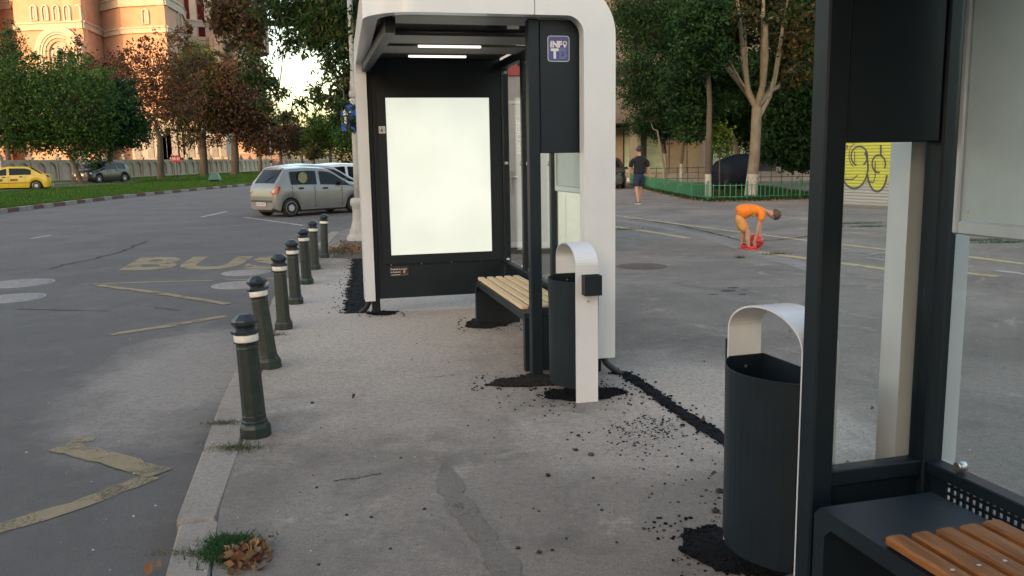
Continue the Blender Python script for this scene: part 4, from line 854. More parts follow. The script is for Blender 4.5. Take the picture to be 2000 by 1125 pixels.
# -- man walking away
mf = G(1248, 399); man = thing('person', 'man in black t-shirt and navy shorts walking away beside the green fence', 'person', (mf[0], mf[1], 0), math.radians(6))
k = 1.86/1.80
def K(c): return [[(p[0]*k, p[1]*k, p[2]*k, (p[3]*k if not hasattr(p[3], '__len__') else (p[3][0]*k, p[3][1]*k))) for p in ch] for ch in c]
HIP = (0, 0, .98, (.125, .085)); WA = (0, 0, 1.12, (.115, .08)); CH = (0, -.01, 1.33, (.130, .085)); NK0 = (0, 0, 1.47, (.065, .06))
legs = [[HIP, (-.09, 0, .86, .075), (-.085, -.02, .50, .062), (-.075, -.05, .36, .060), (-.055, -.11, .09, .036), (-.055, -.07, .045, .040), (-.055, .08, .035, .036)], [HIP, (.09, 0, .86, .075), (.065, .09, .52, .062), (.06, .13, .40, .060), (.045, .12, .09, .036), (.045, .15, .04, .040), (.05, .27, .04, .034)]]
arml = [(-.15, 0, 1.40, .045), (-.215, .0, 1.35, .046), (-.285, .01, 1.13, .046), (-.30, .06, .90, .030)]
armr = [(.15, 0, 1.40, .045), (.215, .0, 1.35, .046), (.30, -.01, 1.13, .046), (.345, .02, .90, .030)]
body = [[HIP, WA, CH, NK0, (0, .01, 1.53, .058), (0, .015, 1.58, .060), (0, .02, 1.66, (.082, .095)), (0, .02, 1.73, (.082, .098)), (0, .02, 1.785, .05)], [CH]+arml, [CH]+armr]+legs+hand(None, arml[-1][:3], (-.02, .05, -1), (0, 1, 0))+hand(None, armr[-1][:3], (.08, .05, -1), (0, 1, 0))
part('body', K(body), SKIN, man, 2)
part('shirt', K([[(0, 0, .92, (.215, .155)), (0, 0, 1.0, (.205, .15)), (0, 0, 1.14, (.20, .145)), (0, -.01, 1.33, (.225, .155)), (0, 0, 1.45, (.14, .11)), (0, .0, 1.52, (.085, .08))], [(0, -.01, 1.33, (.225, .155)), (-.17, 0, 1.40, .095), (-.235, 0, 1.34, .085), (-.275, .005, 1.14, .078)], [(0, -.01, 1.33, (.225, .155)), (.17, 0, 1.40, .095), (.235, 0, 1.34, .085), (.285, -.005, 1.14, .078)]]), mat('black_tshirt', (.006, .006, .008), .85, var=.3, vscale=9, bump=.5, bscale=9), man)
part('shorts', K([[(0, 0, 1.04, (.19, .14)), (0, 0, .94, (.20, .15)), (-.095, -.005, .80, .125), (-.09, -.015, .54, .112)], [(0, 0, .94, (.20, .15)), (.095, .03, .80, .125), (.078, .07, .54, .112)]]), mat('navy_shorts', (.012, .020, .045), .8, var=.3, vscale=12, bump=.5, bscale=12), man)
hr = MB(); 
def hair(name, c, r, m, parent, rot=None, cut=-.25):
    vs = []; fs = []; S = 18; Rn = 10
    for i in range(Rn+1):
        th = math.pi*(i/Rn)*.64
        for j in range(S):
            ph = 2*math.pi*j/S; f = 1+.03*random.uniform(-1, 1); vs.append((r[0]*f*math.sin(th)*math.cos(ph), r[1]*f*math.sin(th)*math.sin(ph), r[2]*f*math.cos(th)))
    fs = [(i*S+j, i*S+(j+1) % S, (i+1)*S+(j+1) % S, (i+1)*S+j) for i in range(Rn) for j in range(S)]
    o = MB().add(vs, [tuple(reversed(f)) for f in fs], True).build(name, m, parent, c, rot); return o
hair('hair', (0, .005*k, 1.705*k), (.098*k, .113*k, .105*k), HAIRD, man, (math.radians(14), 0, 0))
for s in (-1, 1): MB().lathe([(.012, -.006), (.030, 0), (.012, .008)], 12, (s*.092*k, .02*k, 1.68*k), 'x').build('ear', SKIN, man)
for (x, y, yaw) in ((-.055*k, -.075*k, 0), (.045*k, .145*k, 0)):
    s_ = part('shoe', [[(x, y-.05, .055, .045), (x, y+.06, .05, .05), (x, y+.19, .04, .042)]], mat('black_shoe', (.012, .012, .013), .6), man); MB().box(x-.05, x+.05, y-.09, y+.22, .0, .035, .012).build('sole', mat('white_sole', (.6, .6, .58), .6), s_)
bgp = mf+np.array([-.30*k, .06*k, 0]); pb = MB().add([(x*1.0, y_, z) for x, y_, z in ((-.05, -.03, 0), (.06, -.03, .01), (.07, .03, .0), (-.05, .03, .02), (-.035, -.02, .11), (.04, -.02, .12), (.04, .02, .11), (-.03, .02, .12))], [(3, 2, 1, 0), (4, 5, 6, 7), (0, 1, 5, 4), (1, 2, 6, 5), (2, 3, 7, 6), (3, 0, 4, 7)])
tag(pb.build('paper_cup_bag', mat('white_paper', (.66, .66, .66), .7), loc=(bgp[0]-.03, bgp[1], .745)), 'crumpled white paper held in the left hand of the walking man', 'paper')
# -- boy bending over a ball
bf = G(1464, 487); boy = thing('person', 'boy in orange t-shirt and pale orange shorts bending down to a red ball', 'person', (bf[0], bf[1], 0), math.radians(-12))
hipb = (-.17, 0, .575, (.075, .07)); mid_ = (-.02, 0, .695, (.08, .07)); chb = (.14, 0, .675, (.085, .07)); nk = (.245, 0, .625, .045)
armA = [(.16, -.10, .645, .036), (.17, -.125, .60, .036), (.115, -.13, .37, .031), (.075, -.10, .165, .023)]; armB = [(.16, .10, .645, .036), (.17, .125, .60, .036), (.17, .12, .37, .031), (.15, .07, .19, .023)]
legA = [hipb, (-.16, -.075, .48, .055), (-.035, -.09, .285, .048), (-.045, -.09, .20, .046), (-.02, -.09, .07, .028), (.0, -.09, .035, .03), (.09, -.09, .03, .027)]
legB = [hipb, (-.16, .075, .48, .055), (-.09, .09, .285, .048), (-.105, .09, .20, .046), (-.115, .09, .07, .028), (-.10, .09, .035, .03), (-.01, .09, .03, .027)]
part('body', [[hipb, mid_, chb, nk, (.285, 0, .60, .045), (.335, 0, .585, (.070, .082)), (.395, 0, .565, (.072, .085)), (.44, 0, .545, .05)], [chb]+armA, [chb]+armB, legA, legB]+hand(None, armA[-1][:3], (-.05, .2, -1), (1, 0, 0), .72)+hand(None, armB[-1][:3], (.0, -.3, -1), (1, 0, 0), .72), SKIN, boy)
part('shirt', [[(-.22, 0, .575, (.135, .13)), (-.13, 0, .625, (.15, .14)), (-.01, 0, .655, (.175, .14)), (.12, 0, .645, (.165, .14)), (.25, 0, .62, .068)], [(.12, 0, .645, (.165, .14)), (.165, -.115, .64, .072), (.17, -.135, .57, .066), (.15, -.135, .46, .062)], [(.12, 0, .645, (.165, .14)), (.165, .115, .64, .072), (.17, .135, .57, .066), (.17, .13, .46, .062)]], mat('orange_tshirt', (.75, .20, .018), .8, var=.15, vscale=10, bump=.6, bscale=14), boy)
part('shorts', [[(-.16, 0, .62, (.125, .12)), (-.185, 0, .555, (.135, .125)), (-.14, -.085, .44, .102), (-.055, -.09, .28, .09)], [(-.185, 0, .555, (.135, .125)), (-.15, .085, .44, .102), (-.10, .09, .28, .09)]], mat('pale_orange_shorts', (.58, .27, .085), .8, var=.15, vscale=10, bump=.6, bscale=16), boy)
hair('hair', (.395, 0, .572), (.092, .090, .088), HAIRB, boy, (0, math.radians(78), 0))
for s in (-1, 1): MB().lathe([(.008, -.005), (.022, 0), (.008, .006)], 10, (.335, s*.082, .568), 'y').build('ear', SKIN, boy)
RS = mat('red_shoe', (.50, .035, .03), .5, var=.2, vscale=30)
for (x, y) in ((-.02, -.09), (-.125, .09)):
    s_ = part('shoe', [[(x-.02, y, .05, .036), (x+.05, y, .045, .036), (x+.13, y, .034, .032)]], RS, boy); MB().box(x-.055, x+.165, y-.034, y+.034, 0, .022, .008).build('sole', mat('red_sole', (.55, .06, .05), .6), s_); MB().box(x+.0, x+.07, y-.033, y+.033, .066, .084, .008).build('laces', CTRIM, s_)
pr = MB().prism(ragged((0, 0), .045, .03, 0, 14, .3, 2), 0, .004, Matrix.Translation((.035, -.138, .575)) @ UPXZ); pr.build('shirt_print', mat('shirt_print', (.03, .035, .03), .8, vscale=40, col2=(.35, .25, .04)), boy)
bl = MB(); S = 20; bl.lathe([(max(.0005, .125*math.sin(math.pi*i/14)), -.125*math.cos(math.pi*i/14)) for i in range(15)], S)
bb = bf+np.array([.125, .10, .125]); ball = thing('ball', 'red ball on the ground at the hands of the bending boy', 'ball', (bb[0], bb[1], 0)); bl.xf(Matrix.Translation((0, 0, .125))).build('ball_skin', mat('red_ball', (.55, .03, .025), .35, var=.1), ball)
pt = MB().tube([(.127*math.cos(a)*.98, .127*math.sin(a)*.98, .125+.03*math.sin(2*a)) for a in np.linspace(0, 2*math.pi, 30)], .006, 6, False); pt.build('ball_stripe', CTRIM, ball)
# -- person behind the parked cars
wf = P(549, 340, 33); wo = thing('person', 'person with reddish brown hair standing behind the silver hatchback', 'person', (wf[0], wf[1], -.09), math.radians(-60))
part('body', [[(0, 0, .93, (.155, .11)), (0, 0, 1.1, (.13, .10)), (0, 0, 1.27, (.165, .11)), (0, 0, 1.39, .08), (0, .01, 1.45, .05), (0, .02, 1.53, (.074, .088)), (0, .02, 1.60, (.074, .09)), (0, .02, 1.64, .05)], [(0, 0, 1.27, (.165, .11)), (-.19, 0, 1.33, .055), (-.23, .0, 1.08, .042), (-.2, .08, .86, .027), (-.19, .10, .78, .03)], [(0, 0, 1.27, (.165, .11)), (.19, 0, 1.33, .055), (.23, .0, 1.08, .042), (.2, .08, .86, .027), (.19, .10, .78, .03)], [(0, 0, .93, (.155, .11)), (-.085, 0, .85, .085), (-.08, 0, .48, .055), (-.075, 0, .08, .036), (-.075, .1, .035, .035)], [(0, 0, .93, (.155, .11)), (.085, 0, .85, .085), (.08, 0, .48, .055), (.075, 0, .08, .036), (.075, .1, .035, .035)]], SKIN, wo)
part('coat', [[(0, 0, .80, (.175, .13)), (0, 0, 1.1, (.15, .12)), (0, 0, 1.27, (.185, .13)), (0, 0, 1.40, .085)], [(0, 0, 1.27, (.185, .13)), (-.2, 0, 1.33, .068), (-.235, 0, 1.08, .056), (-.205, .07, .90, .045)], [(0, 0, 1.27, (.185, .13)), (.2, 0, 1.33, .068), (.235, 0, 1.08, .056), (.205, .07, .90, .045)]], mat('grey_coat', (.06, .06, .065), .8, var=.2), wo)
part('trousers', [[(0, 0, .93, (.165, .12)), (-.085, 0, .82, .095), (-.08, 0, .48, .068), (-.075, 0, .08, .055)], [(0, 0, .93, (.165, .12)), (.085, 0, .82, .095), (.08, 0, .48, .068), (.075, 0, .08, .055)]], mat('dark_trousers', (.02, .022, .03), .8), wo)
hair('hair', (0, -.005, 1.565), (.097, .108, .115), mat('auburn_hair', (.10, .032, .014), .6, var=.3, vscale=60), wo, (math.radians(22), 0, 0))
# ------------------------------------------------------------------ trees
BARK = mat('grey_brown_bark', (.075, .058, .045), .9, var=.4, vscale=6, bump=.9, bscale=25, stretch=(1, 1, .35)); BARKP = mat('pale_bark', (.16, .135, .10), .9, var=.35, vscale=6, bump=.8, bscale=25, stretch=(1, 1, .3)); LIME = mat('lime_wash', (.34, .32, .29), .9, var=.35, vscale=7, bump=.6, bscale=30)
GRN = leafmat('deep_green_leaves', [(.014, .040, .015), (.028, .072, .024), (.050, .11, .032)])
GRN2 = leafmat('mid_green_leaves', [(.022, .055, .014), (.040, .095, .022), (.080, .145, .030)])
GRN3 = leafmat('bright_green_leaves', [(.03, .06, .012), (.06, .11, .018), (.12, .17, .03)])
BRN = leafmat('rusty_chestnut_leaves', [(.040, .028, .018), (.078, .043, .028), (.12, .060, .040), (.060, .060, .026)])
MIXL = leafmat('half_dry_leaves', [(.026, .040, .014), (.050, .054, .020), (.088, .054, .026), (.050, .075, .020)])
DKG = leafmat('dark_green_leaves', [(.008, .026, .010), (.018, .050, .017), (.036, .082, .024)])  # darkest of the green leaf tones
AUT = leafmat('autumn_tipped_leaves', [(.012, .026, .009), (.026, .042, .013), (.046, .050, .017), (.13, .065, .022)])
ASHL = leafmat('ash_leaves', [(.010, .028, .010), (.020, .048, .014), (.038, .075, .020), (.08, .085, .022)], trans=.35)
def tree(name, label, base, trunk, blobs, leaf, n, m, group=None, aspect=.5, bark=BARK, lime=0., seed=1, clump=.16, per=26, droop=.3, twig=True, fork=None, spread=.95, rndbias=None, edge=0):
    """trunk: list of (x,y,z,r) relative to base; blobs: world ellipsoids (centre, (rx,ry,rz), weight)"""
    rg = np.random.default_rng(seed); rnd = random.Random(seed); blobs = list(blobs)
    for k in range(edge):           # stray boughs that break up the outline
        c, r, w0 = rnd.choice(blobs[:max(1, len(blobs)-k)]); a = rnd.uniform(-.5, 3.6); c2_ = np.array(c)+np.array([math.cos(a)*r[0]*1.02, rnd.uniform(-.6, .6)*r[1], math.sin(a)*r[2]*1.02]); f = rnd.uniform(.22, .40); blobs.append((c2_, (r[0]*f, r[1]*f, r[2]*f), .8))
    root = thing(name, label, 'tree', base, 0, group); B = np.array(base, float)
    tm = MB(); tm.tube([p[:3] for p in trunk], [p[3] for p in trunk], 10); top = np.array(trunk[-1][:3]); tr_ = trunk[-1][3]
    cs = []; rn = []; tw = MB()
    wt = np.array([b[2]*b[1][0]*b[1][2]*b[1][1]**.5 for b in blobs]); wt /= wt.sum()
    st0 = np.array(fork) if fork is not None else top
    order = sorted(range(len(blobs)), key=lambda i: np.linalg.norm(np.array(blobs[i][0])-B-st0)); nodes = [(st0, tr_)]
    for bi in order:
        c, r, _ = blobs[bi]; wgt = wt[bi]
        c = np.array(c, float)-B; r = np.array(r, float)
        st, rr0 = min(nodes, key=lambda nd: np.linalg.norm(nd[0]-c)+.35*np.linalg.norm(nd[0]-st0)); rr1 = max(.012, rr0*.62); nodes.append((c, rr1))
        p0 = Vector(st); p1 = Vector(c); dl = (p1-p0).length; jit = lambda: Vector((rnd.uniform(-1, 1), rnd.uniform(-1, 1), rnd.uniform(-.6, 1)))*dl*.09
        tm.tube([p0, p0.lerp(p1, .3)+jit(), p0.lerp(p1, .6)+jit(), p1], [rr0*.7, rr0*.62, rr1, rr1*.85], 7)
        nc = max(4, int(n*wgt/per)); d = rg.normal(size=(nc, 3)); d /= np.linalg.norm(d, axis=1)[:, None]; u = rg.uniform(.15, 1., nc)**(.45); C_ = c+d*u[:, None]*r*spread
        cr = clump*max(.25, float(np.mean(r)))
        for q in C_:
            if twig:
                a = Vector(c)+(Vector(q)-Vector(c))*rnd.uniform(.05, .35); tw.tube([a, a.lerp(Vector(q), .55)+Vector((0, 0, .06*r[2])), Vector(q)], [tr_*.13+.006, tr_*.08+.005, .004], 4, False)
            k = max(3, int(rg.poisson(per))); cs.append(q+rg.normal(size=(k, 3))*cr*rg.uniform(.6, 1.4)*np.array([1, 1, .75])); b0 = rg.uniform(0, 1); rn.append(np.clip(b0+rg.normal(0, .16, k), 0, 1))
    mats = [bark, LIME]
    if lime:
        for i, f in enumerate(tm.f):
            if np.mean([tm.v[j][2] for j in f]) < lime: tm.mi[i] = 1
    o = tm.build('trunk', mats, root); 
    if twig and tw.v: tw.build('twigs', bark, root)['kind'] = 'stuff'
    cs = np.concatenate(cs); rn = np.concatenate(rn)
    if rndbias: rn = np.clip(rn*rndbias[1]+rndbias[0], 0, 1)
    cards('crown', cs, seed+100, leaf, aspect, m, root, rn, droop); return root
def B_(px, py, Y, rx, ry, rd=None, w_=1.):
    c = P(px, py, Y); k = Y/F; return (c, (rx*k, (rd if rd else (rx+ry)/2)*k, ry*k), w_)
def trunkline(base, pts):   # pts: (px, py, Y, r)
    B = np.array(base); out = []
    for px, py, Y, r in pts: q = P(px, py, Y)-B; out.append((q[0], q[1], q[2], r))
    return out
def med(px, py, z=.17): return G(px, py, z)
# island trees, left to right
b = med(160, 360); tY = b[1]
tree('broadleaf_tree', 'bushy dark green tree with several thin stems beside the yellow taxi', b, [(0, 0, -.05, .22), (-.3, 0, 1.0, .15), (-.8, 0, 2.4, .12)], [B_(60, 215, tY, 95, 75), B_(150, 205, tY-1, 85, 70), B_(30, 165, tY, 70, 50), B_(120, 150, tY, 70, 42), B_(90, 265, tY, 75, 40), B_(170, 280, tY, 60, 45, None, .7), B_(15, 260, tY, 50, 40)], .24, 30000, GRN2, 'trees on the grass island', seed=2, clump=.17, rndbias=(0, .8), edge=16)
b = med(214, 357); tY = b[1]
tree('broadleaf_tree', 'dark green round tree whose trunk stands in front of the black off-road car', b, trunkline(b, [(214, 358, tY, .27), (214, 330, tY, .23), (216, 290, tY, .2), (220, 255, tY, .16)]), [B_(215, 235, tY, 75, 55), B_(250, 262, tY, 45, 32), B_(170, 250, tY, 55, 45), B_(205, 190, tY, 60, 32)], .25, 19000, GRN, 'trees on the grass island', seed=3, edge=10)
b = med(316, 350); tY = b[1]
tree('chestnut_tree', 'chestnut with sparse rusty red crown beside the red sign board', b, trunkline(b, [(315, 351, tY, .36), (314, 320, tY, .30), (313, 290, tY, .27), (312, 265, tY, .22)]), [B_(305, 150, tY, 80, 65, None, .8), B_(330, 92, tY, 42, 45, None, .55), B_(255, 160, tY, 48, 55, None, .8), B_(355, 190, tY, 55, 55), B_(300, 225, tY, 60, 45), B_(265, 115, tY, 28, 40, None, .5)], .26, 8500, BRN, 'trees on the grass island', seed=4, aspect=.6, clump=.13, edge=12)
b = med(399, 343); tY = b[1]
tree('chestnut_tree', 'chestnut with dull green and brown crown beside the green box', b, trunkline(b, [(399, 344, tY, .50), (398, 310, tY, .42), (396, 280, tY, .38), (396, 260, tY, .3)]), [B_(385, 170, tY, 55, 60), B_(380, 130, tY, 42, 38), B_(355, 225, tY, 45, 45), B_(415, 230, tY, 45, 40), B_(430, 190, tY, 40, 45), B_(395, 270, tY, 60, 22, None, .6)], .30, 13000, MIXL, 'trees on the grass island', seed=5, aspect=.6, edge=9)
b = med(459, 342); tY = b[1]
tree('chestnut_tree', 'chestnut with brown withered crown standing between the green box and the silver cars', b, trunkline(b, [(459, 343, tY, .50), (459, 300, tY, .42), (458, 270, tY, .35)]), [B_(460, 180, tY, 55, 58), B_(490, 215, tY, 45, 45), B_(430, 215, tY, 42, 48), B_(470, 250, tY, 62, 32), B_(450, 140, tY, 40, 30, None, .6), B_(500, 260, tY, 32, 26)], .32, 13000, BRN, 'trees on the grass island', seed=6, aspect=.6, edge=9)
b = med(150, 354); tY = b[1]+6
b = (P(150, 345, tY)[0], tY, .15)
tree('chestnut_tree', 'slim reddish chestnut in front of the arched church window', b, [(0, 0, 0, .25), (0, 0, 4, .2), (0, 0, 8, .13)], [B_(150, 150, tY, 32, 60, None, .7), B_(150, 92, tY, 18, 28, None, .5), B_(190, 140, tY, 35, 40, None, .6), B_(125, 130, tY, 22, 22, None, .5), B_(225, 150, tY, 35, 45, None, .6), B_(170, 190, tY, 60, 30)], .26, 6500, BRN, 'trees behind the island', seed=7, aspect=.6)
tY = 92; b = (P(20, 345, tY)[0], tY, .15)
tree('conifer_tree', 'dark green conical tree in front of the church corner', b, [(0, 0, 0, .3), (0, 0, 6, .25), (0, 0, 15, .1)], [B_(18, 100, tY, 36, 26), B_(22, 75, tY, 28, 22), B_(20, 55, tY, 16, 18), B_(0, 110, tY, 40, 30), B_(10, 150, tY, 45, 40)], .28, 5500, GRN, 'trees behind the island', seed=8, aspect=.35, droop=-.2)
tY = 118; b = (P(395, 335, tY)[0], tY, .15)
tree('broadleaf_tree', 'light green round tree top rising behind the chestnuts', b, [(0, 0, 0, .4), (0, 0, 6, .3), (0, 0, 11, .2)], [B_(390, 105, tY, 42, 22), B_(400, 140, tY, 55, 35)], .34, 3200, GRN3, 'trees behind the island', seed=9)
for k, (px, py, tY, cx, cyy, rx, ry, mm, lab, nn) in enumerate(((548, 322, 125, 550, 262, 48, 42, BRN, 'brown round tree along the far road beyond the lamp standard', 6000), (508, 326, 118, 515, 265, 32, 40, BRN, 'narrow brown tree next to the striped lamp standard', 4000), (645, 318, 110, 640, 258, 48, 36, GRN3, 'yellow green spreading tree above the white parked car', 6000), (690, 318, 104, 690, 262, 40, 40, GRN2, 'green tree beside the blue road sign', 4000), (590, 322, 150, 592, 275, 30, 28, MIXL, 'small dull tree far down the boulevard', 2500), (612, 322, 100, 612, 298, 14, 14, MIXL, 'low dark bush far down the boulevard', 900))):
    b = (P(px, py, tY)[0], tY, -.05); q = P(px, py-28, tY)-np.array(b)
    tree('broadleaf_tree', lab, b, [(0, 0, 0, .25), (q[0]*.6, 0, q[2]*.5, .2), (q[0], 0, q[2], .16)], [B_(cx, cyy, tY, rx, ry), B_(cx-rx*.5, cyy+ry*.3, tY, rx*.6, ry*.6), B_(cx+rx*.5, cyy+ry*.25, tY, rx*.6, ry*.6), B_(cx+rx*.1, cyy-ry*.45, tY, rx*.55, ry*.5)], .34, nn, mm, 'trees along the far road', seed=20+k, aspect=.6, edge=5)
# far belt of trees closing the boulevard
far = []
for k in range(26):
    c = P(480+k*26, 300+random.uniform(-8, 6), 230); far.append((c+RNG.normal(size=(260, 3))*np.array([3.6, 2., 2.6])))
tag(cards('far_treeline', np.concatenate(far), 77, .9, .6, MIXL), 'distant line of trees closing off the boulevard', None, kind='stuff')
# tree over the parking bays: feathery leaves hanging in front of the sky
tb = (-1.75, 19.5, 0.)
HANG = [(655, 20, 17.5, 55, 35), (600, 15, 18, 50, 30), (545, 12, 18.5, 45, 25), (670, 85, 17, 30, 35), (640, 60, 17.5, 45, 25), (590, 55, 18, 45, 22), (560, 85, 18, 24, 14), (672, 150, 16.8, 26, 38), (655, 190, 17, 34, 22), (668, 225, 17, 24, 22), (625, 175, 17.5, 18, 12), (500, 135, 18.5, 26, 18), (520, 155, 18.5, 26, 14), (485, 110, 18.7, 24, 16), (545, 172, 18.3, 20, 12), (535, 200, 18, 24, 12), (560, 222, 17.8, 24, 10), (595, 200, 17.3, 18, 10), (720, 60, 17, 50, 60), (770, 20, 17, 70, 50), (640, 120, 17.2, 26, 16), (615, 95, 17.6, 24, 14), (672, 205, 15.6, 13, 10), (684, 238, 15.7, 9, 9)]
tree('ash_tree', 'ash tree whose feathery green branches hang over the parked cars', tb, [(0, 0, -.05, .24), (0, 0, 1.5, .2), (-.1, 0, 3.0, .18), (-.2, -.3, 3.9, .15)], [B_(x, y, Y, rx, ry, None, 1.) for x, y, Y, rx, ry in HANG], .15, 13000, ASHL, None, seed=31, aspect=.30, clump=.34, per=20, droop=.9, spread=1.1)
DRY = [(455, 10, 20.5, 45, 30), (440, 40, 20.5, 30, 26), (490, 45, 20.2, 40, 22), (470, 75, 20.3, 35, 18), (505, 78, 20, 22, 12)]
tb2 = (-3.2, 23.5, -.09); DRYL = leafmat('withered_ash_leaves', [(.05, .032, .02), (.10, .058, .034), (.16, .09, .05), (.055, .065, .025)], .6, .45)
tree('ash_tree', 'branch end with withered brown leaves beside the feathery green branches', tb2, [(0, 0, -.05, .2), (-.2, -.2, 2.5, .17), (-.6, -.5, 4.6, .13)], [B_(x, y, Y, rx, ry) for x, y, Y, rx, ry in DRY], .16, 2600, DRYL, None, seed=33, aspect=.4, clump=.30, per=22, droop=.6)
# trees behind the green fence on the right
def rtree(name, lab, foot, trunk_px, blobs, n, m, seed, leaf=.16, asp=.5, bark=BARK, lime=1.1, **kw):
    b = G(*foot); Y = b[1]; return tree(name, lab, b, trunkline(b, [(x, y, Y, r) for x, y, r in trunk_px]), [B_(x, y, Y+dy, rx, ry, None, w_) for x, y, dy, rx, ry, w_ in blobs], leaf, n, m, 'trees behind the green fence', aspect=asp, seed=seed, bark=bark, lime=lime, **kw)
mt = rtree('plane_tree', 'large pale trunk forking into upright limbs, whitewashed foot, behind the green fence', (1468, 386), [(1466, 390, .24), (1470, 340, .20), (1474, 300, .185), (1477, 240, .18), (1478, 210, .17)], [(1420, 20, .8, 80, 40, 1), (1500, 5, .9, 80, 36, 1), (1430, 65, .8, 60, 34, 1), (1540, 60, .6, 55, 50, 1), (1495, 40, -1.2, 40, 18, .5), (1550, 130, .8, 45, 45, .8), (1395, 100, .6, 45, 30, .8), (1430, 30, -1.2, 40, 20, .5)], 9500, AUT, 41, .17, .6, BARKP, 1.15, clump=.24, rndbias=(0, .88), edge=8)
limbs = MB(); b = G(1468, 386); Y = b[1]
for pts, r0 in (([(1478, 212), (1462, 180), (1452, 120), (1447, 60), (1440, 0), (1432, -60)], .11), ([(1478, 212), (1488, 185), (1489, 130), (1490, 60), (1491, 0), (1490, -70)], .10), ([(1478, 235), (1502, 190), (1512, 160), (1522, 110), (1530, 40), (1545, -40)], .10), ([(1476, 205), (1462, 172), (1458, 130), (1455, 70), (1450, 10)], .07), ([(1470, 190), (1448, 160), (1425, 120), (1412, 100)], .05), ([(1500, 190), (1512, 150), (1517, 115), (1524, 70)], .06)):
    limbs.tube([P(x, y, Y+(j*.08 if pts[-1][0] > 1500 else -j*.05))-b for j, (x, y) in enumerate(pts)], [r0*(1-.62*j/len(pts)) for j in range(len(pts))], 9)
limbs.build('limb', BARKP, mt)
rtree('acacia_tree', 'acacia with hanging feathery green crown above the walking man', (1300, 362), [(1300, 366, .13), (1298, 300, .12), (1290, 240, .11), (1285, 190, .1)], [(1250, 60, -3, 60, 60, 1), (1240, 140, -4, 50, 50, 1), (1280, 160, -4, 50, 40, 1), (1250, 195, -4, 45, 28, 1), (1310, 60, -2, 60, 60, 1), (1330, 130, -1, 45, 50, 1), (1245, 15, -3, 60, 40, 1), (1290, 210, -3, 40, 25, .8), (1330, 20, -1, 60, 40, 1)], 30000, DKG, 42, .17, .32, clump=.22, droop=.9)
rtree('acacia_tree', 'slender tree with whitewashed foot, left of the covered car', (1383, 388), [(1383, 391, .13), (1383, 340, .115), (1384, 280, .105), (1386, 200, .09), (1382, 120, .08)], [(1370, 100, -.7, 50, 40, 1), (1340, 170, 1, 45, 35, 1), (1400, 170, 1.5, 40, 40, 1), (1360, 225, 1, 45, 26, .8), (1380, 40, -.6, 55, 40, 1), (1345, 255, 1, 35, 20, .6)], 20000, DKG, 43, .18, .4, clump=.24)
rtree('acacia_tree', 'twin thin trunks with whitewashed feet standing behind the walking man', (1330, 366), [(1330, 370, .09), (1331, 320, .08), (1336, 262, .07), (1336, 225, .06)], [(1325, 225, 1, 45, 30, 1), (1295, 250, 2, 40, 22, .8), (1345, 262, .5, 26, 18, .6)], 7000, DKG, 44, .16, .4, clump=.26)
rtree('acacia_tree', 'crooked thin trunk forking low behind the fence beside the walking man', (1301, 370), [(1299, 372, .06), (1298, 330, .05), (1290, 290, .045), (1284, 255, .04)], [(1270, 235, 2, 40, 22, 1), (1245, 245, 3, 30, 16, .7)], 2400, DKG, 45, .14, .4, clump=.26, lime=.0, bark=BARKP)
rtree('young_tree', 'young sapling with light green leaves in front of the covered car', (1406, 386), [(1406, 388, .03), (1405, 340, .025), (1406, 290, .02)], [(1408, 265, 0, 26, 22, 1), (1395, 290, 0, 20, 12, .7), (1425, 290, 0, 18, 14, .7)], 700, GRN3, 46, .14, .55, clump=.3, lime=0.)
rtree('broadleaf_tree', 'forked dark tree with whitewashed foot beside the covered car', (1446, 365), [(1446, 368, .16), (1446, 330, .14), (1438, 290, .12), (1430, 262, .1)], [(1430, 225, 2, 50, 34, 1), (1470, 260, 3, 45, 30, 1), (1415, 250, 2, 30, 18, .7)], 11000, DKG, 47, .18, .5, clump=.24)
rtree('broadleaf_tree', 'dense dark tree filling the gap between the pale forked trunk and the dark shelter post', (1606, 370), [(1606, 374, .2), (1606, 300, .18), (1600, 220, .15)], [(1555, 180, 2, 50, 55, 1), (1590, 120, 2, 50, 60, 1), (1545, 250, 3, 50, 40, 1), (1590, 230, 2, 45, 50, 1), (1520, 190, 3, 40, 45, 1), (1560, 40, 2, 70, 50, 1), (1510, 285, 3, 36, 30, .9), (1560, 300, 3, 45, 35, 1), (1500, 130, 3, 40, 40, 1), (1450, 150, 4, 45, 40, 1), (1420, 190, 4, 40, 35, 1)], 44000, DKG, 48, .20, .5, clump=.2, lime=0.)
# ------------------------------------------------------------------ lawn, weeds, leaves
def blades(name, pts, h, wd, m, seed, lean=.5, label=None, parent=None):
    rg = np.random.default_rng(seed); n = len(pts); a = rg.uniform(0, 6.283, n); L = h*rg.uniform(.5, 1.3, n); ux, uy = np.cos(a)*wd/2, np.sin(a)*wd/2; lx, ly = rg.normal(0, lean, n)*L, rg.normal(0, lean, n)*L
    v = np.empty((n, 3, 3)); v[:, 0] = pts+np.stack([ux, uy, np.zeros(n)], 1); v[:, 1] = pts-np.stack([ux, uy, np.zeros(n)], 1); v[:, 2] = pts+np.stack([lx, ly, L], 1)
    me = bpy.data.meshes.new(name); me.from_pydata(v.reshape(-1, 3).tolist(), [], (np.arange(n)[:, None]*3+np.arange(3)).tolist()); at = me.attributes.new('rnd', 'FLOAT', 'POINT'); at.data.foreach_set('value', np.repeat(rg.uniform(0, 1, n), 3).astype(np.float32)); me.materials.append(m)
    o = obj(name, me, parent); o['kind'] = 'stuff'; 
    if label: o['label'] = label
    return o
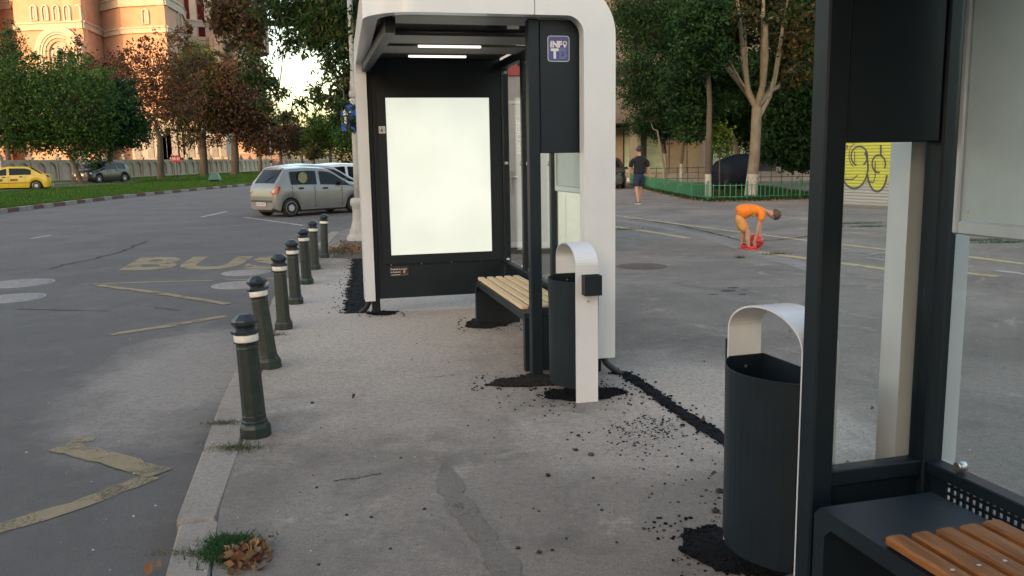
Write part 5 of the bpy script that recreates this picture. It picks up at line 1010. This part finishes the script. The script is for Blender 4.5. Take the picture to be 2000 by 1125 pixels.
LAWN = leafmat('lawn_blades', [(.035, .085, .014), (.060, .13, .022), (.10, .17, .035)], .8, .35); DRYG = leafmat('dry_weed_blades', [(.035, .05, .018), (.075, .085, .03), (.16, .14, .07)], .8, .2); WEED = leafmat('weed_green', [(.015, .05, .02), (.03, .085, .03), (.07, .12, .03)], .6, .3)
rg = np.random.default_rng(12); n = 60000; yy = 14+56*rg.uniform(0, 1, n)**1.2; oo = .2+15*rg.uniform(0, 1, n)**1.3
zz = .05+.11*np.minimum(1, oo/4.); blades('lawn', np.stack([np.array([mkx(q) for q in yy])-.2-oo, yy, zz], 1), .10, .035, LAWN, 13, .45)
n = 26000; yy = 70+50*rg.uniform(0, 1, n); oo = .2+22*rg.uniform(0, 1, n)**1.2; blades('lawn', np.stack([np.array([mkx(q) for q in yy])-.2-oo, yy, .05+.11*np.minimum(1, oo/4.)], 1), .13, .07, LAWN, 14, .45)
def tuft(px, py, rx, ry, n, h, m, seed, wd=.004, lean=.7, z=0.):
    rg = np.random.default_rng(seed); c = G(px, py, z); d = rg.normal(size=(n, 2))*np.array([rx, ry])*.5; return blades('weed_tuft', np.stack([c[0]+d[:, 0], c[1]+d[:, 1], np.full(n, z)], 1), h, wd, m, seed, lean)
tuft(438, 828, .13, .05, 380, .022, DRYG, 51, .004, 1.1); tuft(462, 876, .15, .09, 520, .020, DRYG, 52, .004, 1.3); tuft(536, 655, .12, .08, 160, .03, DRYG, 53); tuft(352, 1082, .16, .03, 160, .02, DRYG, 54, .003, 1.4)
tuft(438, 1078, .10, .11, 900, .030, WEED, 55, .006, .8); tuft(452, 1058, .11, .06, 500, .028, WEED, 56, .005, .8)
for i, (px, py, rx, ry, n) in enumerate(((1215, 449, .5, .08, 200), (1445, 504, .10, .05, 90), (1515, 497, .22, .05, 160), (1670, 437, .8, .10, 500), (1700, 443, .6, .1, 400), (1900, 470, .9, .12, 700), (1960, 474, .6, .12, 500))): tuft(px, py, rx, ry, n, .05, DRYG if i < 3 else WEED, 60+i, .006, .9)
tuft(655, 492, .55, .7, 900, .06, WEED, 71, .006, .8)
# grass bed behind the green fence
FEN = [(1195, 349), (1207, 352), (1241, 362), (1280, 372.5), (1324, 382), (1351, 388), (1382, 393), (1459, 392), (1562, 388), (1640, 385)]
fg = [gp(*p) for p in FEN]
bed = fg+[(fg[-1][0]+.5, 46), (8, 46), (fg[0][0]+.3, 60)]
bed2 = [(p[0]-.25 if i < 6 else p[0], p[1]-.35) for i, p in enumerate(fg)]+[(fg[-1][0]+.5, 46), (8, 50), (fg[0][0]+.3, 60)]
struct(MB().prism(bed2, -.05, .02).build('planting_bed', mat('bed_soil', (.035, .042, .018), .95, var=.6, vscale=1.6, bump=.8, bscale=10, world=True)))
q = []
rg = np.random.default_rng(15)
while len(q) < 16000:
    x, yv = rg.uniform(5, 13), 27.5+rg.uniform(0, 1)**1.6*16
    if inside((x, yv), bed2): q.append((x, yv, .02))
blades('bed_grass', np.array(q), .11, .03, leafmat('dark_bed_grass', [(.014, .034, .010), (.026, .060, .016), (.05, .075, .025)], .8, .25), 16, .5)  # blades of a darker green than the lawn
DLEAF = leafmat('dead_leaves', [(.12, .055, .028), (.22, .10, .055), (.30, .19, .11), (.10, .06, .03)], .8, .15)
def litter(name, pts, size, seed, m=DLEAF):
    o = cards(name, np.array(pts), seed, size, .75, m, None, None, 0.); o['kind'] = 'stuff'; return o
pts = []
for a, b in zip(bed2[:9], bed2[1:10]):
    for k in range(70): t = rg.uniform(); pts.append((a[0]+(b[0]-a[0])*t+rg.normal(0, .15), a[1]+(b[1]-a[1])*t-abs(rg.normal(0, .3)), .015))
litter('fallen_leaves', pts, .07, 81)
c = G(690, 488); litter('fallen_leaves', [(c[0]+rg.normal(0, .35), c[1]+rg.normal(0, .55), .012+rg.uniform(0, .02)) for k in range(420)], .055, 82)
sp = [gp(*p) for p in ((648, 503), (668, 470), (715, 462), (725, 500), (700, 507))]
struct(MB().add([(p[0], p[1], .005) for p in sp], [(4, 3, 2, 1, 0)][::-1]).build('soil_patch', SOIL))
c = G(478, 1092); litter('fallen_leaves', [(c[0]+rg.normal(0, .045)+.01, c[1]+rg.normal(0, .055), .008+rg.uniform(0, .025)) for k in range(150)], .040, 83)
litter('fallen_leaves', [tuple(G(*p)+np.array([0, 0, .006])) for p in ((300, 1100), (308, 1098), (600, 935), (1080, 752), (1377, 823), (700, 776), (708, 774), (690, 780), (752, 590), (640, 640), (590, 615), (1640, 835), (1650, 905), (1700, 800), (1545, 652))], .05, 84)
# ------------------------------------------------------------------ green fence
FG = mat('green_fence_paint', (.034, .175, .095), .55, var=.3, vscale=10, bump=.2)
fence = thing('green_fence', 'low green metal fence with pickets around the planting bed', 'fence', (fg[5][0], fg[5][1], 0)); fo = np.array([fg[5][0], fg[5][1]])
pk = MB().box(-.011, .011, -.011, .011, .08, .58).mesh('picket'); pk.materials.append(FG)
for i in range(len(fg)-1):
    a = np.array(fg[i])-fo; b = np.array(fg[i+1])-fo; L = np.linalg.norm(b-a); an = math.atan2(b[1]-a[1], b[0]-a[0])
    if i == 0: pass
    MB().box(-.026, .026, -.026, .026, 0, .64, .004).build('post', FG, fence, (a[0], a[1], 0), (0, 0, an)); MB().lathe([(.03, .64), (.03, .655), (.012, .675)], 8).build('post_cap', FG, fence, (a[0], a[1], 0))
    for z in (.14, .52): MB().box(.028, L-.028, -.011, .011, z-.011, z+.011).build('rail', FG, fence, (a[0], a[1], 0), (0, 0, an))
    stp = .17 if i < 6 else .18; n = int((L-.1)/stp)
    for k in range(1, n+1):
        if L*k/(n+1) < .05: continue
        obj('picket', pk, fence, (a[0]+(b[0]-a[0])*k/(n+1), a[1]+(b[1]-a[1])*k/(n+1), 0), (0, 0, an))
# ------------------------------------------------------------------ apartment block on the right
BY = 47.; BEI = mat('beige_block_wall', (.165, .143, .118), .85, var=.15, vscale=1.2, bump=.2, bscale=12, world=True); DKW = mat('dark_shopfront', (.035, .032, .030), .5, var=.3, vscale=1.5, world=True); COLM = mat('pale_column', (.26, .225, .19), .8, var=.15, vscale=2, world=True)
GGL = mat('greenish_shop_glass', (.33, .42, .32), .25, var=.25, vscale=1.3, world=True); BLIND = mat('cream_blind', (.26, .225, .17), .7, var=.15, vscale=(2.0), world=True)
blk = thing('apartment_block', 'beige apartment block with shopfronts and columns behind the trees on the right', 'building', (6, BY, 0))
MB().box(-4, 44, 1.5, 14, 3.35, 26).build('wall', BEI, blk); MB().box(-4, 44, 3.0, 14, 0, 3.35).build('shop_wall', DKW, blk); MB().box(-4.2, 44, .4, 14.2, 3.36, 3.9).build('canopy', mat('canopy_concrete', (.12, .105, .09), .9, var=.2, vscale=1, world=True), blk); MB().box(-4, 44, 1.2, 2.98, 0, .55).build('plinth', COLM, blk)
for j in range(7):
    for i in range(11):
        x = -3+i*4.1; z = 5.2+j*2.9
        if (x < 14):
            wq = MB().box(x, x+1.5, 1.44, 1.496, z, z+1.5).build('window', mat('block_window_frame', (.25, .24, .22), .6), blk); MB().box(x+.08, x+.71, 1.42, 1.438, z+.08, z+1.42).build('pane', CGL, wq); MB().box(x+.79, x+1.42, 1.42, 1.438, z+.08, z+1.42).build('pane', CGL, wq)
x = -3.9; rr2 = random.Random(9); i = 0
seqx = [(-3.9, .8, BLIND), (-3.0, 1.0, BLIND), (-1.95, .9, COLM), (-1.0, 1.3, BLIND), (.35, .25, COLM), (.65, 1.2, BLIND), (1.95, .95, GGL), (2.95, .25, DKW), (3.25, .95, GGL), (4.25, .3, COLM), (4.6, 1.0, BLIND), (5.65, 1.1, BLIND), (6.8, .3, DKW), (7.15, 1.9, GGL), (9.1, .25, COLM)]
for (xx, wd, mm) in seqx: MB().box(xx-1.2, xx-1.2+wd, 2.93, 2.985, .56, 3.2).build('shop_panel', mm, blk)
for xx in (-3.2, 1.0, 5.1, 9.3, 13.5, 17.7): MB().box(xx-.2, xx+.2, 1.0, 1.4, .552, 3.355).build('column', COLM, blk)
# low railing in front of the shopfront
rl_ = thing('railing', 'dark low railing in front of the shopfronts', 'railing', (5, 40.5, 0)); 
for z in (.45, .95): MB().box(-1, 12, -.015, .015, z-.015, z+.015).build('rail', CTRIM, rl_)
pp = MB().box(-.012, .012, -.012, .012, 0, 1.0).mesh('baluster'); pp.materials.append(CTRIM)
for k in range(27): obj('baluster', pp, rl_, (-1+k*.5, 0, 0))
# ------------------------------------------------------------------ garage with painted shutter
def graf():
    m, n, l, b = _nt('shutter_with_spray_paint'); g = n.new('ShaderNodeTexCoord').outputs['Object']; oi = n.new('ShaderNodeObjectInfo'); vs_ = n.new('ShaderNodeVectorMath'); vs_.operation = 'ADD'; sz_ = n.new('ShaderNodeSeparateXYZ'); cz_ = n.new('ShaderNodeCombineXYZ'); l.new(oi.outputs['Location'], sz_.inputs[0]); l.new(sz_.outputs[2], cz_.inputs[2]); l.new(g, vs_.inputs[0]); l.new(cz_.outputs[0], vs_.inputs[1]); g = vs_.outputs[0]; sp_ = n.new('ShaderNodeSeparateXYZ'); l.new(g, sp_.inputs[0])
    nz = n.new('ShaderNodeTexNoise'); nz.inputs['Scale'].default_value = 3.5; nz.inputs['Detail'].default_value = 5; l.new(g, nz.inputs[0])
    def M2(op, a, c): 
        q = n.new('ShaderNodeMath'); q.operation = op
        for i, v in enumerate((a, c)):
            if isinstance(v, (int, float)): q.inputs[i].default_value = v
            else: l.new(v, q.inputs[i])
        return q.outputs[0]
    x, z = sp_.outputs[0], sp_.outputs[2]
    def ell(cx, cz, rx, rz):
        a = M2('DIVIDE', M2('SUBTRACT', x, cx), rx); c = M2('DIVIDE', M2('SUBTRACT', z, cz), rz); return M2('SUBTRACT', 1., M2('ADD', M2('MULTIPLY', a, a), M2('MULTIPLY', c, c)))
    e = M2('MAXIMUM', ell(E1[0], E1[1], E1[2], E1[3]), ell(E2[0], E2[1], E2[2], E2[3])); e = M2('MAXIMUM', e, ell(E1[0], E1[1]+1.2, 2.6, 1.1)); e = M2('ADD', e, M2('MULTIPLY', M2('SUBTRACT', nz.outputs[0], .5), .25))
    def step(v, p0, p1, c0, c1):
        r = n.new('ShaderNodeValToRGB'); r.color_ramp.elements[0].position = p0; r.color_ramp.elements[1].position = p1; r.color_ramp.elements[0].color = rgb(c0); r.color_ramp.elements[1].color = rgb(c1); l.new(v, r.inputs[0]); return r
    r = step(e, .0, .06, (.30, .31, .31), (.42, .44, .06)); r.color_ramp.elements.new(.02).color = (.20, .30, .20, 1)
    l.new(r.outputs[0], b.inputs['Base Color']); b.inputs['Roughness'].default_value = .6; return m
gA = G(1612, 396.5); GA = math.radians(-62)
def glp(px, py):          # a pixel on the shutter plane -> (along, up)
    d = np.array([math.cos(GA), math.sin(GA), 0]); nn = np.array([-d[1], d[0], 0]); r = ray(px, py); t = ((gA-CAMP)@nn)/(r@nn); q = CAMP+r*t; return (float((q-gA)@d), float(q[2]))
gar = thing('garage', 'garage with roller shutter sprayed with yellow green graffiti', 'garage', (gA[0], gA[1], 0), GA)
MB().box(-.25, 4.2, .06, 4.0, 0, 2.75).build('wall', mat('garage_wall', (.16, .15, .14), .85, var=.2, vscale=2), gar); MB().box(-.4, 4.35, -.12, 4.2, 2.752, 2.92).build('roof', mat('garage_roof', (.09, .085, .08), .8), gar)
_a = glp(1671, 330); _b = glp(1645, 367); E1 = (_a[0], _a[1], (_a[0]-glp(1641, 330)[0]), _a[1]-glp(1671, 369)[1]); _a = glp(1716, 330); E2 = (_a[0], _a[1], _a[0]-glp(1690, 330)[0], _a[1]-glp(1716, 374)[1])
sm = MB().add([(0, -.02, 0), (3.9, -.02, 0), (3.9, -.034, .03), (0, -.034, .03), (0, -.034, .06), (3.9, -.034, .06), (3.9, -.02, .088), (0, -.02, .088), (0, .02, 0), (3.9, .02, 0), (3.9, .02, .088), (0, .02, .088)], [(0, 1, 2, 3), (3, 2, 5, 4), (4, 5, 6, 7), (8, 11, 10, 9), (7, 6, 10, 11), (0, 8, 9, 1)]).mesh('slat'); sm.materials.append(graf())
for k in range(28): obj('slat', sm, gar, (0, 0, .06+k*.092))
MB().box(0, 3.9, -.03, .03, .005, .055).build('bottom_bar', mat('shutter_bar', (.33, .33, .34), .5), gar)
OUTL = mat('purple_spray_line', (.055, .050, .075), .7)
def gl2(pts, r=.018):
    q = [(p[0], -.038, p[1]) for p in pts]; A = []; Bq = []
    for i, p in enumerate(q):
        a = q[max(0, i-1)]; b = q[min(len(q)-1, i+1)]; dx, dz = b[0]-a[0], b[2]-a[2]; L = math.hypot(dx, dz) or 1; A.append((p[0]-dz/L*r, p[1], p[2]+dx/L*r)); Bq.append((p[0]+dz/L*r, p[1], p[2]-dx/L*r))
    n = len(A); MB().add(A+Bq+[(v[0], v[1]+.003, v[2]) for v in A+Bq], [(i, n+i, n+i+1, i+1) for i in range(n-1)]).build('spray_line', OUTL, gar)
def ep(cx, cy, rx, ry, a0, a1, n=26): return [glp(cx+rx*math.cos(math.radians(a0+(a1-a0)*i/n)), cy-ry*math.sin(math.radians(a0+(a1-a0)*i/n))) for i in range(n+1)]
gl2(ep(1670, 325, 27, 43, 175, 400), .03); gl2(ep(1680, 305, 16, 19, -60, 250), .025); gl2(ep(1672, 303, 12, 22, 95, 260), .015); gl2(ep(1715, 335, 19, 39, 190, 350), .03); gl2(ep(1718, 320, 13, 17, -30, 280), .025); gl2([glp(1711, 315), glp(1711, 345), glp(1708, 356), glp(1694, 355)], .018); gl2([glp(1648, 350), glp(1668, 350), glp(1677, 342)], .018); gl2([glp(1722, 283), glp(1722, 303)], .03); gl2([glp(1656, 283), glp(1656, 292)], .02); gl2([glp(1671, 296), glp(1671, 318)], .015); gl2(ep(1775, 325, 30, 45, 90, 400), .03)
# ------------------------------------------------------------------ church behind the island
BRK = None
def brick():
    m, n, l, b = _nt('orange_brickwork'); g = n.new('ShaderNodeNewGeometry').outputs['Position']
    t = n.new('ShaderNodeTexNoise'); t.inputs['Scale'].default_value = .5; t.inputs['Detail'].default_value = 8; t.inputs['Roughness'].default_value = .7; l.new(g, t.inputs[0])
    s = n.new('ShaderNodeSeparateXYZ'); l.new(g, s.inputs[0]); w_ = n.new('ShaderNodeTexWave'); w_.bands_direction = 'Z'; w_.inputs['Scale'].default_value = 1.1; w_.inputs['Distortion'].default_value = .3; l.new(g, w_.inputs[0])
    r = n.new('ShaderNodeValToRGB'); r.color_ramp.elements[0].color = (.47, .25, .165, 1); r.color_ramp.elements[1].color = (.57, .33, .225, 1); r.color_ramp.elements[0].position = .3; r.color_ramp.elements[1].position = .7
    a = n.new('ShaderNodeMath'); a.operation = 'MULTIPLY_ADD'; a.inputs[1].default_value = .14; l.new(w_.outputs[1], a.inputs[0]); l.new(t.outputs[0], a.inputs[2]); l.new(a.outputs[0], r.inputs[0]); l.new(r.outputs[0], b.inputs['Base Color']); b.inputs['Roughness'].default_value = .9; return m
BRK = brick(); STN = mat('church_pale_stone', (.50, .41, .33), .85, var=.15, vscale=.8, world=True); CWIN = mat('church_window', (.22, .20, .19), .4, var=.2, vscale=1, world=True); REDR = mat('church_red_cladding', (.20, .022, .030), .6, var=.2, vscale=.6, world=True)
CH_ = [(-160, 150), (8, 152), (9, 157), (44, 156), (45, 149), (175, 147), (212, 157), (250, 153), (335, 151.5), (366, 161), (372, 168), (414, 170), (430, 167), (446, 176), (474, 174), (488, 181), (514, 186), (520, 215)]
def cw(px, Y): return (float(P(px, 200, Y)[0]), Y)
poly = [cw(*v) for v in CH_]; church = thing('church', 'orange brick church with pale stone bands and arched windows behind the trees', 'church', (poly[4][0], poly[4][1], 0)); co0 = np.array(poly[4])
HTOP = [52]*9+[52, 30, 30, 28, 28, 26, 25, 25, 25]
def wz(px, py, Y): return float(P(px, py, Y)[2])
for i in range(len(poly)-1):
    a = np.array(poly[i])-co0; b = np.array(poly[i+1])-co0; h = [44, 44, 44, 44, 44, 40, 40, 40, 40, 40, 26, 26, 26, 26, 24.5, 24, 24][i]
    d = b-a; L = np.linalg.norm(d); an = math.atan2(d[1], d[0])
    MB().box(0, L, 0, 1.2, 0, h).build('wall', BRK, church, (a[0], a[1], 0), (0, 0, an))
    bands = [(22.2, .9)] if i < 10 else [(14.2, .7)]
    if i >= 6: bands = [(wz(270, 60, 152), .8)] if i < 10 else [(wz(420, 100, 168), .6)]
    else: bands = [(wz(110, 52, 148), 1.0)]
    bands.append((h-1.2, 1.0)); 
    if 6 <= i < 10: bands.append((wz(270, 4, 152), 1.3))
    if i < 6: bands.append((wz(40, 2, 152), 1.1) if i < 4 else (38, 1))
    if i >= 10: bands.append((wz(410, 45, 168), 1.0))
    for j, (z, hh) in enumerate(bands):
        MB().box(-.12, L+.12, -.32-.02*j, -.002, z-hh/2, z+hh/2).build('stone_band', STN, church, (a[0], a[1], 0), (0, 0, an)); MB().box(-.15, L+.15, -.48-.02*j, -.003, z+hh/2+.002, z+hh/2+.28).build('stone_band', STN, church, (a[0], a[1], 0), (0, 0, an))
def archwin(px, py, Y, wpx, hpx, seg, frame=.28):
    a = np.array(poly[seg]); b = np.array(poly[seg+1]); d = (b-a)/np.linalg.norm(b-a); an = math.atan2(d[1], d[0]); r = ray(px, py); t = ((a[0]-0)*d[1]-(a[1])*d[0])/(r[0]*d[1]-r[1]*d[0]); pt = CAMP+r*t; s = (np.array([pt[0], pt[1]])-a)@d; k = Y/F; W = wpx*k/2/max(.35, abs(d[0])); H = hpx*k; z0 = pt[2]-H/2
    o = a-co0
    def shape(w_, ex, n=10): return [(s-w_, z0-ex), (s+w_, z0-ex)]+[(s+w_*math.cos(math.radians(q)), z0+H-W+(w_)*math.sin(math.radians(q))) for q in np.linspace(0, 180, n+1)]
    M4 = Matrix.Translation((0, -.06, 0)) @ UPXZ
    w0 = MB().prism(shape(W, 0), 0, .05, M4).build('window', CWIN, church, (o[0], o[1], 0), (0, 0, an))
    A = shape(W+frame, frame*.4); Bq = shape(W, 0); A.append(A[0]); Bq.append(Bq[0])
    MB().strip([(p[0], -.30, p[1]) for p in A], [(p[0], -.30, p[1]) for p in Bq], (0, .295, 0), 'y').build('window_surround', STN, w0)
    MB().box(s-.05, s+.05, -.16, -.112, z0+.02, z0+H-.1).build('mullion', STN, w0); return w0
for px in (67, 89, 111, 132, 153): archwin(px, 26, 148, 9, 25, 4)
archwin(285, 33, 152, 9, 25, 7); archwin(349, 40, 156, 7, 25, 8); archwin(372-3, 68, 168, 7, 22, 10); archwin(353, 95, 156, 6, 20, 8); archwin(437, 73, 172, 6, 24, 12); archwin(453, 73, 175, 6, 24, 13); archwin(492, 92, 182, 7, 22, 15); archwin(505, 92, 184, 6, 22, 15)
# great arch: three stepped stone rings round a tall window
big = archwin(117, 128, 148, 38, 90, 4, .22)
a = np.array(poly[4]); b_2 = np.array(poly[5]); d = (b_2-a)/np.linalg.norm(b_2-a); an = math.atan2(d[1], d[0]); o = a-co0; k = 148/F; r = ray(117, 83); t = (a[0]*d[1]-a[1]*d[0])/(r[0]*d[1]-r[1]*d[0]); pt = CAMP+r*t; s = (np.array([pt[0], pt[1]])-a)@d; zc = wz(117, 105, 148); R0 = 19*k
for R1, R2, dp, rm_ in ((R0+.25, R0+.75, .40, BRK), (R0+.8, R0+1.25, .55, STN), (R0+1.35, R0+1.7, .65, STN), (R0+1.75, R0+2.75, .75, STN)):
    A = [(s-R2, zc-9)]+[(s+R2*math.cos(math.radians(q)), zc+R2*math.sin(math.radians(q))) for q in np.linspace(180, 0, 22)]+[(s+R2, zc-9)]; Bq = [(s-R1, zc-9)]+[(s+R1*math.cos(math.radians(q)), zc+R1*math.sin(math.radians(q))) for q in np.linspace(180, 0, 22)]+[(s+R1, zc-9)]
    MB().strip([(p[0], -dp, p[1]) for p in A], [(p[0], -dp, p[1]) for p in Bq], (0, dp-.003, 0), 'y').build('arch_ring', rm_, church, (o[0], o[1], 0), (0, 0, an))
# red clad drum behind with pale pilasters
dc = P(415, 20, 180); dr = MB().lathe([(9.5, 0), (9.5, 20), (9.9, 20), (9.9, 21)], 20).build('drum', REDR, church, (dc[0]-co0[0], dc[1]+4-co0[1], 24.5))
for q in range(20):
    an_ = 2*math.pi*q/20+.1; MB().box(-.75, .75, -.3, .3, 0, 19).build('pilaster', STN, church, (dc[0]-co0[0]+9.5*math.cos(an_), dc[1]+4-co0[1]+9.5*math.sin(an_), 24.6), (0, 0, an_+math.pi/2))
# lower annexe with pale columns
for i_, (px, wdt, hgt_) in enumerate(((300, 6, 7), (345, 5, 8.5), (375, 4, 8), (420, 4, 6))):
    Y = 128; c = P(px, 330, Y); MB().box(-wdt/2, wdt/2, 0, 4, 0, hgt_).build('annexe', STN, church, (c[0]-co0[0], c[1]-co0[1], 0)); 
    for kx in range(3): MB().box(-wdt/2+.4+kx*wdt/3, -wdt/2+1.3+kx*wdt/3, -.12, -.003, 2.5, hgt_-1.2).build('annexe_opening', CWIN, church, (c[0]-co0[0], c[1]-co0[1], 0))
c = P(480, 330, 150); MB().box(-6, 6, 0, 4, 0, 5.2).build('annexe', BRK, church, (c[0]-co0[0], c[1]-co0[1], 0)); MB().box(-6.1, 6.1, -.2, 4.1, 3.1, 3.5).build('stone_band', STN, church, (c[0]-co0[0], c[1]-co0[1], 0))
# boundary wall of arched concrete panels
WALLM = mat('boundary_wall_concrete', (.47, .375, .275), .9, var=.2, vscale=1.4, bump=.3, bscale=10, world=True)
bw = thing('boundary_wall', 'pale concrete boundary wall of arched panels in front of the church', 'wall', (-42, 70, 0)); bay = 4.5
def panel():
    m = MB(); m.box(0, .1, .30, bay-.30, 0, 2.05)
    m.box(-.14, -.002, .30, .55, 0, 1.95); m.box(-.14, -.002, bay/2-.16, bay/2+.16, 0, 1.95); m.box(-.14, -.002, bay-.55, bay-.30, 0, 1.95); m.box(-.16, -.001, .301, bay-.301, 1.951, 2.12); m.box(-.14, -.002, .551, bay/2-.161, 0, .35); m.box(-.14, -.002, bay/2+.161, bay-.551, 0, .35)
    for (y0, y1) in ((.55, bay/2-.16), (bay/2+.16, bay-.55)):
        c_ = (y0+y1)/2; r_ = (y1-y0)/2; A = [(-.14, c_+r_*math.cos(math.radians(q)), 1.35+r_*.62*math.sin(math.radians(q))) for q in np.linspace(180, 0, 13)]; Bq = [(-.14, p[1], 1.949) for p in A]; m.strip(Bq, A, (.138, 0, 0), 'x')
    m.v = [(-v[0], v[1], v[2]) for v in m.v]; m.f = [tuple(reversed(f)) for f in m.f]
    return m.mesh('wall_panel')
pm_ = panel(); pm_.materials.append(WALLM); po_ = MB().box(-.22, .22, -.22, .22, 0, 2.25).mesh('wall_post'); po_.materials.append(WALLM); cp_ = MB().box(-.28, .28, -.28, .28, 2.251, 2.36).lathe([(.10, 2.361), (.2, 2.5), (.16, 2.66), (.02, 2.74)], 8).mesh('post_cap'); cp_.materials.append(WALLM)
for k in range(30):
    obj('wall_panel', pm_, bw, (0, k*bay, 0)); q = obj('wall_post', po_, bw, (0, k*bay, 0)); obj('post_cap', cp_, q)
# island furniture
b = med(347, 350.5, .17); sg = thing('red_sign', 'small red notice board on a thin post in the grass', 'sign', b); k = b[1]/F
MB().box(-9.5*k, 9.5*k, -.03, .0, 1.55, 2.15).build('board', mat('red_board', (.42, .018, .03), .5), sg); MB().tube([(0, .03, -.05), (0, .03, 1.7)], .03, 8).build('post', CTRIM, sg)
lt = MB(); xx = -8*k
for j in range(8):
    wd = random.uniform(1.1, 1.7)*k
    if j != 4: lt.box(xx, xx+wd, -.036, -.031, 1.73, 1.97); 
    xx += wd+.45*k
lt.build('lettering', mat('sign_lettering', (.6, .52, .5), .6), sg)
b = med(420, 356.5, .14); gb = thing('green_box', 'green roof-shaped box on a dark foot standing on the lawn', 'box', b, .2); k = b[1]/F
MB().box(-7*k, 7*k, -.25, .25, -.03, .22).build('foot', CTRIM, gb); MB().add([(-11*k, -.5, .22), (11*k, -.5, .22), (11*k, .5, .22), (-11*k, .5, .22), (-7*k, -.28, .68), (7*k, -.28, .68), (7*k, .28, .68), (-7*k, .28, .68)], [(3, 2, 1, 0), (4, 5, 6, 7), (0, 1, 5, 4), (1, 2, 6, 5), (2, 3, 7, 6), (3, 0, 4, 7)]).build('hood', mat('green_hood', (.03, .10, .075), .5, var=.15), gb)
for lab, px, py, Y, ptop, r in (('slim pale lamp standard with dark bands beside the brown trees', 530, 322, 100, 215, .09), ('pale lamp standard behind the bushy dark green tree', 168, 345, 72, 215, .12)):
    b = P(px, py, Y); b[2] = .1; hgt2 = float(P(px-2, ptop, Y)[2])
    s_ = thing('lamp_standard', lab, 'lamp post', b); MB().lathe([(r*1.6, 0), (r*1.5, .9), (r, 1.0), (r*.7, hgt2)], 10).build('pole', GREYP, s_); MB().tube([(0, 0, hgt2-.1), (-.3, 0, hgt2+.1), (-1.6, 0, hgt2+.2)], [r*.6, r*.5, r*.4], 8).build('arm', GREYP, s_); MB().tube([(-1.5, 0, hgt2+.2), (-1.9, 0, hgt2+.2), (-2.3, 0, hgt2+.15)], [.06, .12, .06], 8).build('lamp_head', GREYP, s_)
    if Y == 100:
        for z in np.arange(1.4, hgt2-.3, .9): MB().lathe([(r*1.06, z), (r*1.06, z+.35)], 10).build('band', CTRIM, s_)
# ------------------------------------------------------------------ unseen block added behind the viewer, sized to keep the low sun off the street
ob = thing('apartment_block', 'unseen grey apartment block added behind the bus stop to shade the street', 'building', (-70, -46, 0))
MB().box(-150, 55, -14, 0, 0, OBH).build('wall', mat('grey_block_wall', (.26, .24, .22), .85, var=.15, vscale=.5, world=True), ob)
wm = MB().box(0, 1.6, .002, .06, 0, 1.5).mesh('window'); wm.materials.append(CGL)
for j in range(7):
    for i in range(40): obj('window', wm, ob, (-148+i*5., 0, 1.6+j*2.95))
